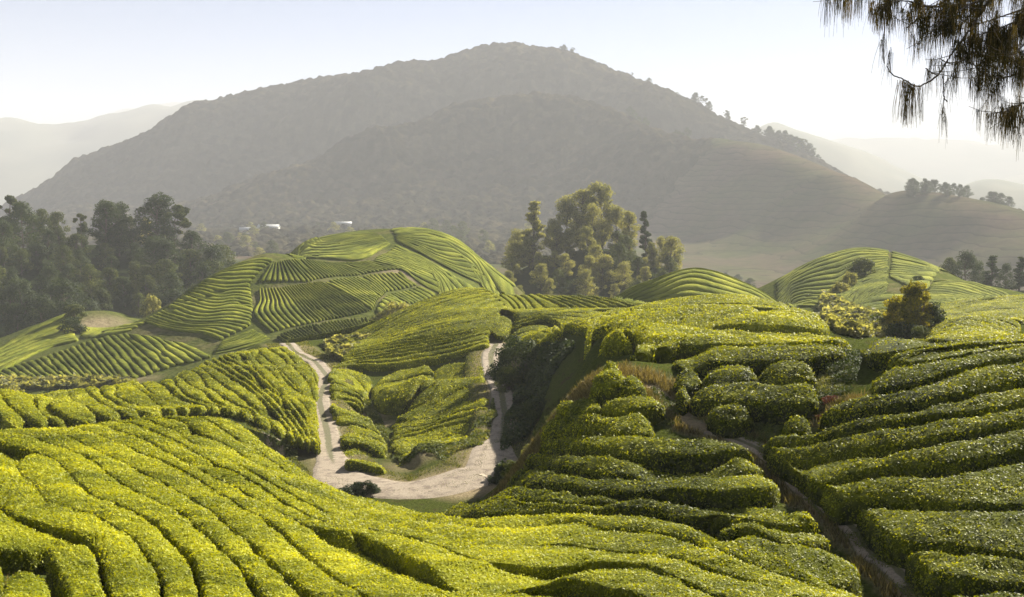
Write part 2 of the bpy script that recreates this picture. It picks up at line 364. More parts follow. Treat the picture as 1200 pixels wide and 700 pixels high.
# ------------------------------------------------------------------ mesh helpers
def mesh(name, V, Q, mats, mi=None, tint=None, smooth=False, extra=None):
    """V (n,3), Q a list of index arrays with 3 or 4 columns"""
    V = np.asarray(V, np.float32)
    me = bpy.data.meshes.new(name)
    if not isinstance(Q, (list, tuple)): Q = [Q]
    Q = [q for q in Q if len(q)]
    me.vertices.add(len(V)); me.vertices.foreach_set('co', V.ravel())
    idx = np.concatenate([q.ravel() for q in Q]).astype(np.int32)
    tot = np.concatenate([np.full(len(q), q.shape[1], np.int32) for q in Q])
    me.loops.add(len(idx)); me.loops.foreach_set('vertex_index', idx)
    me.polygons.add(len(tot)); me.polygons.foreach_set('loop_start', np.concatenate([[0], np.cumsum(tot)[:-1]]).astype(np.int32))
    for k in (mats if isinstance(mats, (list, tuple)) else [mats]): me.materials.append(k)
    if mi is not None: me.polygons.foreach_set('material_index', np.asarray(mi, np.int32))
    if smooth is not False:
        me.polygons.foreach_set('use_smooth', np.full(len(tot), True) if smooth is True else np.asarray(smooth, bool))
    for nm, arr in [('tint', tint)] + list((extra or {}).items()):
        if arr is not None:
            a = me.attributes.new(nm, 'FLOAT', 'POINT'); a.data.foreach_set('value', np.asarray(arr, np.float32))
    me.update()
    return me

def obj(name, me, parent=None, **props):
    o = bpy.data.objects.new(name, me); C.collection.objects.link(o)
    if parent is not None: o.parent = parent
    for k, v in props.items(): o[k] = v
    return o

def gridq(nv, nu):
    i = np.arange(nu * nv).reshape(nv, nu)
    return np.stack([i[:-1, :-1], i[:-1, 1:], i[1:, 1:], i[1:, :-1]], -1).reshape(-1, 4)

def leaf_quads(P, Nn, size, rng, tilt=0.9, aspect=0.55):
    """one small leaf per point, roughly facing along Nn; returns verts (4n,3) and faces"""
    n = len(P)
    nn = Nn + rng.normal(0, tilt, (n, 3)); nn /= np.linalg.norm(nn, axis=1, keepdims=True) + 1e-9
    t = rng.normal(0, 1, (n, 3)); t -= (t * nn).sum(1, keepdims=True) * nn; t /= np.linalg.norm(t, axis=1, keepdims=True) + 1e-9
    b_ = np.cross(nn, t)
    s = np.broadcast_to(np.asarray(size, float), (n,))[:, None]
    l = t * s * 0.5; w_ = b_ * s * 0.5 * aspect
    V = np.stack([P - l, P - w_ * 1.0 + l * 0.1, P + l, P + w_ + l * 0.1], 1).reshape(-1, 3)
    return V, np.arange(4 * n).reshape(n, 4)

ORD = 'first second third fourth fifth sixth seventh eighth ninth tenth eleventh twelfth thirteenth fourteenth fifteenth sixteenth seventeenth eighteenth nineteenth twentieth'.split()
ORD += ['twenty-' + o for o in ORD[:9]] + ['thirtieth'] + ['thirty-' + o for o in ORD[:9]]
# ------------------------------------------------------------------ terrain
def smooth_curve(P, n):
    """Catmull-Rom through the points, n samples"""
    P = np.asarray(P, float)
    if len(P) == 2:
        t = np.linspace(0, 1, n)[:, None]; return P[0] * (1 - t) + P[1] * t
    Q = np.vstack([2 * P[0] - P[1], P, 2 * P[-1] - P[-2]])
    seg = np.linalg.norm(np.diff(P, axis=0), axis=1); cum = np.concatenate([[0], np.cumsum(seg)])
    s = np.linspace(0, cum[-1], n); i = np.clip(np.searchsorted(cum, s, 'right') - 1, 0, len(P) - 2)
    t = ((s - cum[i]) / np.maximum(seg[i], 1e-9))[:, None]
    a, b_, c, d = Q[i], Q[i + 1], Q[i + 2], Q[i + 3]
    return 0.5 * (2 * b_ + (c - a) * t + (2 * a - 5 * b_ + 4 * c - d) * t * t + (3 * b_ - 3 * c + d - a) * t ** 3)

def seg_dist(x, y, line):
    d = np.full(np.shape(x), 1e9)
    for (x0, y0), (x1, y1) in zip(line[:-1], line[1:]):
        vx, vy = x1 - x0, y1 - y0
        t = np.clip(((x - x0) * vx + (y - y0) * vy) / (vx * vx + vy * vy + 1e-9), 0, 1)
        d = np.minimum(d, np.hypot(x - x0 - t * vx, y - y0 - t * vy))
    return d

def photo_line(pts, drop=0.0, n=None, y1=3200, y0=15):
    """a line drawn over the photograph, laid on the terrain"""
    p = smooth_curve(pts, n or max(8, len(pts) * 6))
    return cast(p[:, 0], p[:, 1], drop, y0=y0, y1=y1)

TRACK = photo_line([(322,398),(350,412),(372,428),(384,440),(378,455),(374,472),(380,492),(384,515),(392,538),(412,556),(440,568),(480,572),(520,562),(550,545),(572,527),(588,508),(592,490),(588,462),(579,440),(575,425),(578,410),(584,397)], drop=H_TEA, n=110, y1=200)
PATH2 = photo_line([(282,488),(300,497),(322,514),(345,537)], drop=H_TEA, n=16, y1=200)
TRAIL = photo_line([(765,455),(795,482),(815,500),(860,515),(893,530),(925,556),(950,582),(985,606),(1010,632),(1040,662),(1072,690),(1090,712)], drop=H_TEA, n=40, y1=100)

GZ_G = ground(GX, GY)
# benches: the track is cut level into the hillside
tc_ = smooth_curve(TRACK[::4], 160)
nearm = (GY > 60) & (GY < 200) & (np.abs(GX / GY) < 0.35)
d = seg_dist(GX[nearm], GY[nearm], TRACK[::2])
xs_, ys_ = GX[nearm], GY[nearm]
zc = ground(tc_[:, 0], tc_[:, 1]); zc = np.convolve(np.pad(zc, 6, 'edge'), np.ones(13) / 13, 'valid')
close = d < 10
zi = np.empty(close.sum()); cx, cy = xs_[close], ys_[close]
for i_ in range(0, len(cx), 4000):
    dd_ = np.hypot(cx[i_:i_ + 4000, None] - tc_[None, :, 0], cy[i_:i_ + 4000, None] - tc_[None, :, 1]); wq = np.exp(-(dd_ - dd_.min(1, keepdims=True)) * 4)
    zi[i_:i_ + 4000] = (wq * zc[None]).sum(1) / wq.sum(1)
wgt = np.clip(((4.0 + 5.0 * (ys_[close] < 90)) - d[close]) / 2.0, 0, 1); wgt = wgt * wgt * (3 - 2 * wgt)
tmp = GZ_G[nearm]; tmp[close] = tmp[close] * (1 - wgt) + zi * wgt; GZ_G[nearm] = tmp
DRY = np.zeros(GY.shape)
dry_ = np.clip(1.4 - d / 2.2, 0, 1) * 0.8
DRY[nearm] = np.maximum(DRY[nearm], dry_)
def blob(px, py, r, amt=1.0):
    c = cast([px], [py])[0]
    dd = np.hypot(GX - c[0], GY - c[1])
    DRY[:] = np.maximum(DRY, amt * np.clip(1.5 - dd / r + 0.5 * fbm2(GX * 1.2 / max(r, 1), GY * 1.2 / max(r, 1), 11), 0, 1))
nm = (GY > 18) & (GY < 90)
dt = seg_dist(GX[nm], GY[nm], TRAIL); DRY[nm] = np.maximum(DRY[nm], np.clip(1.5 - dt / 0.6 + 0.8 * fbm2(GX[nm], GY[nm], 5), 0, 1))
for a in [(745,425,1.6,.7),(765,440,1.4,.8),(725,420,1.2,.8),(690,440,1.6,.9),(668,455,1.4,1),(650,475,1.4,1),(632,498,1.4,1),(616,518,1.4,1),(598,532,1.5,1),(580,546,1.7,1),(560,560,1.8,1),(540,572,1.6,.9),
          (990,450,.7,.8),(975,462,.6,.6),(10,668,.5,1),(25,645,.4,.8),(432,478,1.8,.9),(440,490,1.4,.8),(110,375,5,.8),(70,385,4,.7),(60,400,5,.6),(130,372,4,.6),(150,440,4,.6),(80,442,4,.5),
          (485,320,6,.6),(518,322,6,.7),(470,315,5,.6),(1175,361,3,.8),(450,402,2,.6),(1090,388,2,.5),(480,545,2,.6),(500,540,2,.5)]:
    blob(*a)

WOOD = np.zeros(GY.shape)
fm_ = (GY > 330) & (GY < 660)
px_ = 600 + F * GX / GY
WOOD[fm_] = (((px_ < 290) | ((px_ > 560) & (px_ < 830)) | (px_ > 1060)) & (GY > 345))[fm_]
nvv, nuu = GX.shape
iu0 = 0
j = lambda y: int((math.log(y) - GV[0]) / VS)
def terrain_piece(name, y0, y1, mat, step=1):
    s = slice(j(y0), j(y1) + 1, step); c = slice(0, None, step)
    X, Y, Z = GX[s, c], GY[s, c], GZ_G[s, c]
    me = mesh(name, np.stack([X, Y, Z], -1).reshape(-1, 3), gridq(*X.shape), mat, smooth=True, extra={'dry': DRY[s, c].ravel(), 'wood': WOOD[s, c].ravel()})
    return obj(name, me, kind='structure')
YA, YB = GY[j(190), 0], GY[j(640), 0]
terrain_piece('ground', 3.25, YA + .01, M['ground'])
terrain_piece('hills', YA + .01, YB + .01, M['turf'])

# the land under and around the viewpoint and out to the horizon
R_ = 17000.0
ring = []
nr = 48
rad = [0.0, 40, 120, 300, 700, 1500, 3500, 6000, 9000, 13000, R_]
V = []; 
for r in rad:
    for k in range(nr):
        t = 2 * math.pi * k / nr
        V.append((r * math.cos(t), r * math.sin(t), FLOOR_Z - 6))
V = np.array(V); Qf = []
for i in range(len(rad) - 1):
    for k in range(nr):
        Qf.append((i * nr + k, i * nr + (k + 1) % nr, (i + 1) * nr + (k + 1) % nr, (i + 1) * nr + k))
obj('valley_floor', mesh('valley_floor', V, np.array(Qf)[nr:], M['valley']), kind='structure')
# hillside behind the viewpoint, joining the near edge of the ground
bx = np.linspace(-260, 260, 66); by = np.linspace(-200, 3.0, 40)
BX, BY = np.meshgrid(bx, by)
edge = canopy(np.clip(BX, -2.1, 2.1), 3.4) - H_TEA
BZ = edge - 0.35 - np.maximum(np.abs(BX) - 3, 0) * 0.42 * np.clip(np.abs(BX) / 60, 0.3, 1) + 1.2 * fbm2(BX * .05, BY * .05, 4) * np.clip(np.hypot(BX, BY) / 40 - .1, 0, 1)
BZ = np.maximum(BZ, FLOOR_Z - 4)
obj('viewpoint_hillside', mesh('viewpoint_hillside', np.stack([BX, BY, BZ], -1).reshape(-1, 3), gridq(*BX.shape), M['ground'], smooth=True, extra={'dry': np.zeros(BX.size)}), kind='structure')

# pale clay tracks: two wheel ruts with a grassy strip between them
def strip(name, line, offs, lift, mat, wob=0.12, seed=1, wide=None):
    L = np.asarray(line); t = np.gradient(L, axis=0); t /= np.linalg.norm(t, axis=1, keepdims=True) + 1e-9
    nrm = np.stack([-t[:, 1], t[:, 0]], 1)
    s = np.concatenate([[0], np.cumsum(np.linalg.norm(np.diff(L, axis=0), axis=1))])
    k = 11; wide = np.zeros(len(L)) if wide is None else wide
    rows = []; ruts = []
    for q in range(k):
        f = q / (k - 1); o_ = offs[0] * (1 - f) + offs[1] * f
        wb = wob * noise3(s * 0.8, q * 0.0 + (0 if f < .5 else 9), seed, 5) * (1 if q in (0, k - 1) else 0)
        P = L + nrm * (o_ + wb - wide * (1 - f))[:, None]
        rv = np.clip(1.15 - abs(abs(2 * f - 1) - 0.52) * 2.4, 0, 1); ww_ = np.clip(wide / 1.2, 0, 1); ruts.append(np.clip(rv * (1 - ww_) + ww_ * (1.0 if 0 < q < k - 1 else 0.45), 0, 1))
        rows.append(np.stack([P[:, 0], P[:, 1], zt(P[:, 0], P[:, 1]) + (lift if 0 < q < k - 1 else -0.06)], 1))
    V = np.stack(rows, 0).reshape(-1, 3)
    return mesh(name, V, gridq(k, len(L)), mat, smooth=True, extra={'rut': np.concatenate(ruts)})

def zt(x, y):
    """ground height as meshed"""
    x = np.asarray(x, float); y = np.asarray(y, float)
    fu = np.clip((x / y - GU[0]) / US, 0, len(GU) - 1.001); fv = np.clip((np.log(y) - GV[0]) / VS, 0, len(GV) - 1.001)
    iu = fu.astype(int); iv = fv.astype(int); fu = fu - iu; fv = fv - iv
    return (GZ_G[iv, iu] * (1 - fu) + GZ_G[iv, iu + 1] * fu) * (1 - fv) + (GZ_G[iv + 1, iu] * (1 - fu) + GZ_G[iv + 1, iu + 1] * fu) * fv

TS = smooth_curve(TRACK[::4], 640)
tpx = 600 + F * TS[:, 0] / TS[:, 1]; TW = 5.2 * np.exp(-((tpx - 488) / 60) ** 2) * (TS[:, 1] < 93); TW = np.convolve(np.pad(TW, 25, 'edge'), np.ones(51) / 51, 'valid')
obj('dirt_track', strip('dirt_track', TS, np.array((-1.15, 1.15)), 0.07, M['track'], 0.22, 1, TW), kind='structure')
obj('footpath', strip('footpath', smooth_curve(PATH2[::3], 60), np.array((-0.7, 0.7)), 0.05, M['track'], 0.2, 2), kind='structure')

obj('footpath', strip('footpath', smooth_curve(TRAIL[8::4], 90), np.array((-0.36, 0.36)), 0.06, M['track'], 0.12, 6, np.full(90, 1.0) * 0 + 0.02), kind='structure')

# grass: central strip and verges of the track, the trail and the bare spur
def blades(name, pts, hgt, mat, rng, wid=0.03):
    n = len(pts); h = hgt * rng.uniform(0.5, 1.3, n)
    a = rng.uniform(0, 2 * math.pi, n); dx = np.stack([np.cos(a), np.sin(a), 0 * a], 1)
    lean = rng.normal(0, 0.35, (n, 2)) * h[:, None]
    P = np.stack([pts[:, 0], pts[:, 1], zt(pts[:, 0], pts[:, 1]) - 0.02], 1)
    T = P + np.stack([lean[:, 0], lean[:, 1], h], 1)
    w_ = (wid * np.maximum(1, P[:, 1] / 40))[:, None]
    V = np.stack([P - dx * w_, P + dx * w_, T], 1).reshape(-1, 3)
    return mesh(name, V, np.arange(3 * n).reshape(n, 3), mat, tint=np.repeat(rng.uniform(0, 1, n), 3))
rg = np.random.default_rng(21)
def along(line, n, lo, hi):
    i = rg.uniform(0, len(line) - 1.01, n); k = i.astype(int); f = (i - k)[:, None]
    P = line[k] * (1 - f) + line[k + 1] * f; t = line[k + 1] - line[k]; t /= np.linalg.norm(t, axis=1, keepdims=True) + 1e-9
    return P + np.stack([-t[:, 1], t[:, 0]], 1) * rg.uniform(lo, hi, n)[:, None]
pg = np.vstack([along(TS[:200], 3500, -0.32, 0.32), along(TS[430:], 3500, -0.32, 0.32), along(TS, 12000, 1.15, 2.8), along(TS[:190], 6000, -2.8, -1.15), along(TS[400:], 6000, -2.8, -1.15), along(PATH2, 1500, .5, 1.3), along(PATH2, 1500, -1.3, -.5)])
obj('verge_grass', blades('verge_grass', pg, 0.13, M['grass'], rg, 0.016), kind='stuff', label='short grass along the verges and middle of the clay track', category='grass')
m_ = (DRY * (GY < 66))[nm].ravel() * (dt.ravel() > 0.42); gx = GX[nm].ravel(); gy = GY[nm].ravel()
area = (US * gy) * (VS * gy)
def scatter_by(w_, n):
    p = w_ * area * np.where((gx / gy < 0.075) & (gy > 40), 2.5, 1.0); p = p / p.sum(); k = rg.choice(len(p), n, p=p)
    return np.stack([gx[k] + rg.uniform(-.5, .5, n) * US * gy[k], gy[k] + rg.uniform(-.5, .5, n) * VS * gy[k]], 1)
obj('dry_grass', blades('dry_grass', scatter_by(np.clip(m_, 0, 1) ** 2 * (np.abs(gx / gy) < .45), 34000), 0.26, M['straw'], rg, 0.02), kind='stuff', label='straw-coloured dry grass on the bare spur and the footworn trail', category='dry grass')
# ------------------------------------------------------------------ tea hedges
HEDGE_N = [0]
TINT = 0.0
def hedge_mesh(name, A, B, rng, gap, h, fine):
    """A, B: the two gap lines (n,2) in plan; a rounded, clipped hedge between them, its ends rounded too"""
    mid = (A + B) / 2
    s = np.concatenate([[0], np.cumsum(np.linalg.norm(np.diff(mid, axis=0), axis=1))])
    Ltot = s[-1]
    ym = np.median(mid[:, 1])
    ds = np.clip(ym * 0.0046, 0.12, 1.6)
    n = int(np.clip(Ltot / ds, 10, 900))
    # resample by length, denser at the ends
    q = np.linspace(0, Ltot, n)
    e = np.array([0.03, 0.10, 0.25, 0.5]) * min(1.2, Ltot * .2)
    q = np.unique(np.concatenate([q, e, Ltot - e]))
    def rs(L): return np.stack([np.interp(q, s, L[:, k]) for k in (0, 1)], 1)
    A, B = rs(A), rs(B)
    W = np.linalg.norm(B - A, axis=1)
    nd = (B - A) / np.maximum(W, 1e-6)[:, None]
    gp = np.minimum(gap * (1 + 0.5 * noise3(q * 0.35, seed_(rng), 0, 1)), W * 0.42)
    gp2 = np.minimum(gap * (1 + 0.5 * noise3(q * 0.35, seed_(rng), 7, 2)), W * 0.42)
    A2 = A + nd * (gp * 0.5)[:, None]; B2 = B - nd * (gp2 * 0.5)[:, None]
    # round ends
    er = np.minimum(q, Ltot - q); R = np.clip(np.median(W) * 0.5, 0.25, 1.2)
    cap = np.sqrt(np.clip(1 - (1 - np.clip(er / R, 0, 1)) ** 2, 0, 1)); cap = np.maximum(cap, 0.02)
    c0 = (A2 + B2) / 2; A2 = c0 + (A2 - c0) * cap[:, None]; B2 = c0 + (B2 - c0) * cap[:, None]
    rr = 0.11 if gap < 0.16 else (SHOULDER if fine > 1 else 0.30) if fine else 0.16
    if fine == 1: gap = gap + 0.10
    if fine == 0: gap = gap * 0.75
    ee = np.array([0, 0.06, 0.2, 0.45, 0.8, 1.15] if fine else [0, 0.12, 0.5, 1.0]) * rr
    Wc = np.maximum(np.linalg.norm(B2 - A2, axis=1), 1e-3)
    fr = np.minimum(ee[None] / (Wc[:, None] / 2), np.linspace(0, 0.92, len(ee))[None])       # fraction in from the edge
    mids = np.linspace(0, 1, 7 if fine > 1 else (5 if fine else 3))[1:-1]
    lo = -1 + fr; hi_ = 1 - fr[:, ::-1]
    off = np.concatenate([lo, lo[:, -1:] + (hi_[:, :1] - lo[:, -1:]) * mids[None], hi_], 1)
    m = off.shape[1]
    ed = (1 - np.abs(off)) * Wc[:, None] / 2
    rl = np.minimum(rr, Wc[:, None] * 0.42)
    prof = np.sqrt(np.clip(1 - (1 - np.clip(ed / rl, 0, 1)) ** 2, 0, 1)) * (1 - (0.10 if fine else 0.03) * off ** 2 * np.clip(Wc[:, None] / 2, .3, 1))
    P = c0[:, None] + (B2 - A2)[:, None] / 2 * off[:, :, None]
    X, Y = P[..., 0], P[..., 1]
    T = canopy(X, Y)
    # height varies along the row, with a few sunken spots where bushes died
    hv = 1 + 0.07 * noise3(X * 0.22, Y * 0.22, 3.3, 8) + 0.06 * noise3(X * 0.9, Y * 0.9, 1.3, 9)
    dead = np.clip((noise3(q * 0.16, seed_(rng), 3, 3) - 0.62) * 6, 0, 1)[:, None]
    hv = hv * (1 - 0.55 * dead)
    hh = (h * hv * prof * (0.35 + 0.65 * cap[:, None]))
    Z = T - H_TEA + hh - 0.12 * (1 - prof)
    # bushy lumps, pushed outwards
    a1 = (0.07 if Ltot > 5 else 0.17) if ym < 90 else (0.10 if fine else 0.05)
    lump = noise3(X * 1.5, Y * 1.5, Z * 1.5, 31) * a1 + (noise3(X * 4.2, Y * 4.2, Z * 4.2, 32) * 0.05 if fine else 0)
    sgn = off * (1 - prof * 0.6)
    X = X + nd[:, None, 0] * sgn * (lump + 0.02); Y = Y + nd[:, None, 1] * sgn * (lump + 0.02)
    Z = Z + lump * prof * 0.9
    V = np.stack([X, Y, Z], -1)
    Vf = V.reshape(-1, 3); Q = gridq(len(q), m)
    drift = noise3(Vf[:, 0] * .25, Vf[:, 1] * .25, 0, 77)
    top = prof.ravel()
    tint = np.clip(TINT + (0.16 if fine else 0.34) + 0.30 * top ** 2 + 0.22 * drift + rng.normal(0, 0.10, len(Vf)), 0, 1)  # body under the leaves tinted darker, shade between leaves put into its colour
    if fine == 0:
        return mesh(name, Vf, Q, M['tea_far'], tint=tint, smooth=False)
    # leaves: real small faces over the clipped surface, smaller and denser nearby
    tri = V
    e1 = tri[1:, :-1] - tri[:-1, :-1]; e2 = tri[:-1, 1:] - tri[:-1, :-1]
    nrm = np.cross(e2, e1).reshape(-1, 3); ar = np.linalg.norm(nrm, axis=1); nrm = nrm / np.maximum(ar, 1e-9)[:, None]
    nrm *= np.where(nrm[:, 2:3] < -0.05, -1, 1)
    yc = tri[:-1, :-1, 1].reshape(-1)
    xc = tri[:-1, :-1, 0].reshape(-1)
    dens = LEAF_D * (28.0 / np.maximum(yc, 22)) ** 1.5 * (np.abs(xc / yc) < 0.46)
    cnt = rng.poisson(np.clip(ar * dens, 0, 60))
    k = np.repeat(np.arange(len(ar)), cnt); nl = len(k)
    if nl:
        i, jj = np.divmod(k, m - 1); fa, fb = rng.random(nl)[:, None], rng.random(nl)[:, None]
        P = (V[i, jj] * (1 - fa) + V[i + 1, jj] * fa) * (1 - fb) + (V[i, jj + 1] * (1 - fa) + V[i + 1, jj + 1] * fa) * fb
        up = nrm[k] + np.array([0, 0, 0.2])
        size = 0.066 * np.minimum((np.maximum(P[:, 1], 22) / 28) ** 0.8, 2.6) * rng.uniform(0.6, 1.35, nl)
        P = P + nrm[k] * (size * rng.uniform(-0.1, 0.55, nl))[:, None]
        LV, LQ = leaf_quads(P, up, size, rng, tilt=0.55)
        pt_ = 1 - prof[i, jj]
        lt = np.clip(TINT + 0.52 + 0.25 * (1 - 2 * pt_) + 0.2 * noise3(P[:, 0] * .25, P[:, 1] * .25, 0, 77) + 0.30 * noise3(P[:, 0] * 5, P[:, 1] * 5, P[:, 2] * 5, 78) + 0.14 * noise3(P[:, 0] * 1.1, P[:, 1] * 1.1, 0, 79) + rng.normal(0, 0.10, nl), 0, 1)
        LQ = LQ + len(Vf)
        mi = np.concatenate([np.zeros(len(Q), int), np.ones(nl, int)])
        Vall = np.vstack([Vf, LV]); Qa = np.vstack([Q, LQ]); tt = np.concatenate([tint, np.repeat(lt, 4)])
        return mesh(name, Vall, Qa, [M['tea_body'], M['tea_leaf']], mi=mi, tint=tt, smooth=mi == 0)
    return mesh(name, Vf, Q, M['tea_body'], tint=tint, smooth=True)

LEAF_D = 330
SHOULDER = 0.19
def seed_(rng): return float(rng.uniform(0, 500))

FAR = []
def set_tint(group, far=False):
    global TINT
    TINT = -0.08 if far or 'left hill' in group else (-0.22 if 'right foreground' in group else (-0.20 if 'central knoll' in group else (0.05 if 'near left' in group else 0.04)))  # knoll and right-slope rows set darker, the slopes' shade put into leaf colour

FAR = []
def block(keys, counts, label, group, gap=0.3, h=H_TEA, ext=0, wob=0.18, y1=3200, y0=15, trim=0.0, rev=False, far=False):
    """rows of tea between traced gap lines. keys: photo polylines; counts: rows between consecutive ones"""
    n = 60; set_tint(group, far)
    K = [photo_line(k, n=n, y1=y1, y0=y0) for k in keys]
    K = [resamp(k, n) for k in K]
    lines = []
    if ext:
        stp = (K[1] - K[0]) / counts[0]
        stp = stp / np.maximum(np.linalg.norm(stp, axis=1, keepdims=True), 1e-6) * np.median(np.linalg.norm(stp, axis=1))
        for e in range(ext, 0, -1): lines.append(K[0] - stp * e)
    for i, c in enumerate(counts):
        for r in range(c):
            f = r / c; lines.append(K[i] * (1 - f) + K[i + 1] * f)
    lines.append(K[-1])
    rng = np.random.default_rng(abs(hash(label)) % 99991 if False else sum(map(ord, label)))
    out = []
    for i, L in enumerate(lines):
        t = np.gradient(L, axis=0); t /= np.linalg.norm(t, axis=1, keepdims=True) + 1e-9
        s = np.concatenate([[0], np.cumsum(np.linalg.norm(np.diff(L, axis=0), axis=1))])
        sp = np.median(np.linalg.norm(lines[min(i + 1, len(lines) - 1)] - lines[max(i - 1, 0)], axis=1)) / 2
        wv = noise3(s * 0.12, seed_(rng), 0, 4) * wob * min(2.5, sp)
        out.append(L + np.stack([-t[:, 1], t[:, 0]], 1) * wv[:, None])
    N_ = len(out) - 1
    for i in range(N_):
        A, B = out[i], out[i + 1]
        f0 = rng.uniform(0, trim); f1 = 1 - rng.uniform(0, trim)
        a0, a1 = int(f0 * (n - 1)), int(math.ceil(f1 * (n - 1))) + 1
        A, B = A[a0:a1], B[a0:a1]
        ym = np.median(A[:, 1])
        fine = 2 if ym < 70 else (1 if ym < 205 else 0)
        if fine == 0: h = min(h, 0.45)
        me = hedge_mesh('tea_hedge', A, B, rng, gap, h, fine)
        if far:
            v = np.empty(len(me.vertices) * 3, np.float32); me.vertices.foreach_get('co', v)
            q = np.empty(len(me.loops), np.int32); me.loops.foreach_get('vertex_index', q)
            ti = np.empty(len(me.vertices), np.float32); me.attributes['tint'].data.foreach_get('value', ti)
            FAR.append((v.reshape(-1, 3), q.reshape(-1, 4), ti)); bpy.data.meshes.remove(me); continue
        k = (N_ - 1 - i) if rev else i
        HEDGE_N[0] += 1
        obj('tea_hedge', me, label=label.replace('#', ORD[k]), category='tea hedge', group=group)

def resamp(L, n):
    s = np.concatenate([[0], np.cumsum(np.linalg.norm(np.diff(L, axis=0), axis=1))])
    q = np.linspace(0, s[-1], n)
    return np.stack([np.interp(q, s, L[:, k]) for k in (0, 1)], 1)

def single(keys, label, gap=0.12, h=H_TEA, group=None):
    """one hedge or bush between two traced lines"""
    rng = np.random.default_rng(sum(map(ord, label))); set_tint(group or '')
    A, B = [resamp(photo_line(k, n=30, y1=200), 30) for k in keys]
    me = hedge_mesh('tea_hedge', A, B, rng, gap, h, 2)
    HEDGE_N[0] += 1
    obj('tea_hedge', me, label=label, category='tea hedge', **({'group': group} if group else {}))

# --- left foreground carpet of long rows
a0 = [(-60,560),(-10,582),(25,605),(57,612),(87,621),(108,634),(119,652),(125,685),(131,705),(134,760)]
a1 = [(-60,522),(-10,532),(12,540),(27,557),(45,572),(57,585),(87,596),(110,600),(125,610),(150,625),(160,642),(175,660),(186,690),(195,760)]
a2 = [(-60,508),(-10,516),(30,526),(65,539),(77,549),(92,565),(112,580),(140,591),(170,606),(190,622),(205,637),(217,655),(226,690),(234,760)]
a3 = [(-40,506),(20,508),(72,525),(102,535),(125,550),(147,566),(175,581),(200,594),(212,600),(225,615),(245,632),(265,650),(280,667),(302,700),(330,760)]
a4 = [(0,505),(50,504),(80,512),(110,525),(150,542),(185,561),(212,577),(240,592),(255,605),(275,622),(300,640),(320,662),(340,683),(365,702),(420,750)]
a5 = [(30,503),(85,501),(120,512),(160,528),(200,544),(232,561),(250,574),(270,585),(300,604),(320,617),(350,640),(382,665),(412,687),(435,702),(500,750)]
a6 = [(60,503),(115,498),(150,508),(190,525),(212,538),(240,551),(275,569),(300,584),(315,592),(350,612),(382,632),(410,647),(440,662),(475,679),(505,691),(530,700),(640,740)]
a7 = [(90,500),(145,495),(185,507),(225,528),(270,551),(300,568),(322,582),(357,601),(385,617),(407,622),(440,636),(470,649),(500,661),(525,670),(550,676),(567,675),(600,670),(632,671),(665,675),(700,682),(730,690),(760,700),(850,735)]
a8 = [(120,497),(170,492),(205,507),(232,522),(262,535),(300,555),(320,568),(342,580),(375,596),(405,610),(440,621),(475,629),(505,637),(537,646),(562,654),(600,659),(637,658),(675,656),(705,655),(737,657),(770,669),(800,680),(825,690),(850,702),(900,730)]
a9 = [(150,493),(200,489),(232,504),(262,519),(300,542),(340,568),(380,587),(415,600),(447,609),(480,619),(520,629),(560,638),(600,640),(650,634),(700,640),(760,644),(812,655),(865,675),(900,687),(940,702),(990,730)]
a10 = [(185,490),(235,489),(262,503),(290,519),(320,539),(345,557),(370,572),(395,582),(425,592),(447,597),(470,603),(512,612),(562,616),(600,617),(637,612),(665,609),(705,616),(740,620),(775,622),(812,632),(840,642),(865,650),(887,659),(925,671),(962,683),(1000,692),(1040,708)]
a11 = [(215,488),(268,490),(292,504),(318,523),(345,544),(372,561),(398,573),(425,583),(450,589),(480,596),(512,602),(550,604),(600,603),(650,599),(700,600),(745,598),(775,602),(800,609),(830,622),(860,634),(885,645)]
block([a0,a1,a2,a3,a4,a5,a6,a7,a8,a9,a10,a11], [1]*11, 'long clipped tea hedge, # sweeping row from the bottom left corner', 'long tea rows on the near left slope', gap=0.15, wob=0.05)
single([[(-60,560),(-10,585),(25,606),(57,613),(87,622),(101,630)],[(-60,640),(-20,632),(10,631),(38,630),(68,628),(98,633)]], 'tapering yellow-green tea hedge above the bare hollow in the lower left corner', gap=0.1)
single([[(46,634),(56,655),(66,672),(74,698),(80,780)],[(106,634),(117,652),(123,685),(129,705),(134,780)]], 'broad bushy tea hedge end standing right of the bare hollow, lower left corner', gap=0.1)
single([[(3,672),(0,690),(-6,720),(-10,780)],[(34,660),(56,678),(64,700),(72,780)]], 'rounded tea bush clump at the very bottom left below the bare hollow', gap=0.08)
single([[(-50,650),(-30,655),(-10,650),(2,645)],[(-50,680),(-30,690),(-15,680),(2,662)]], 'small tea bush peeping in at the left edge beside the bare hollow', gap=0.05)

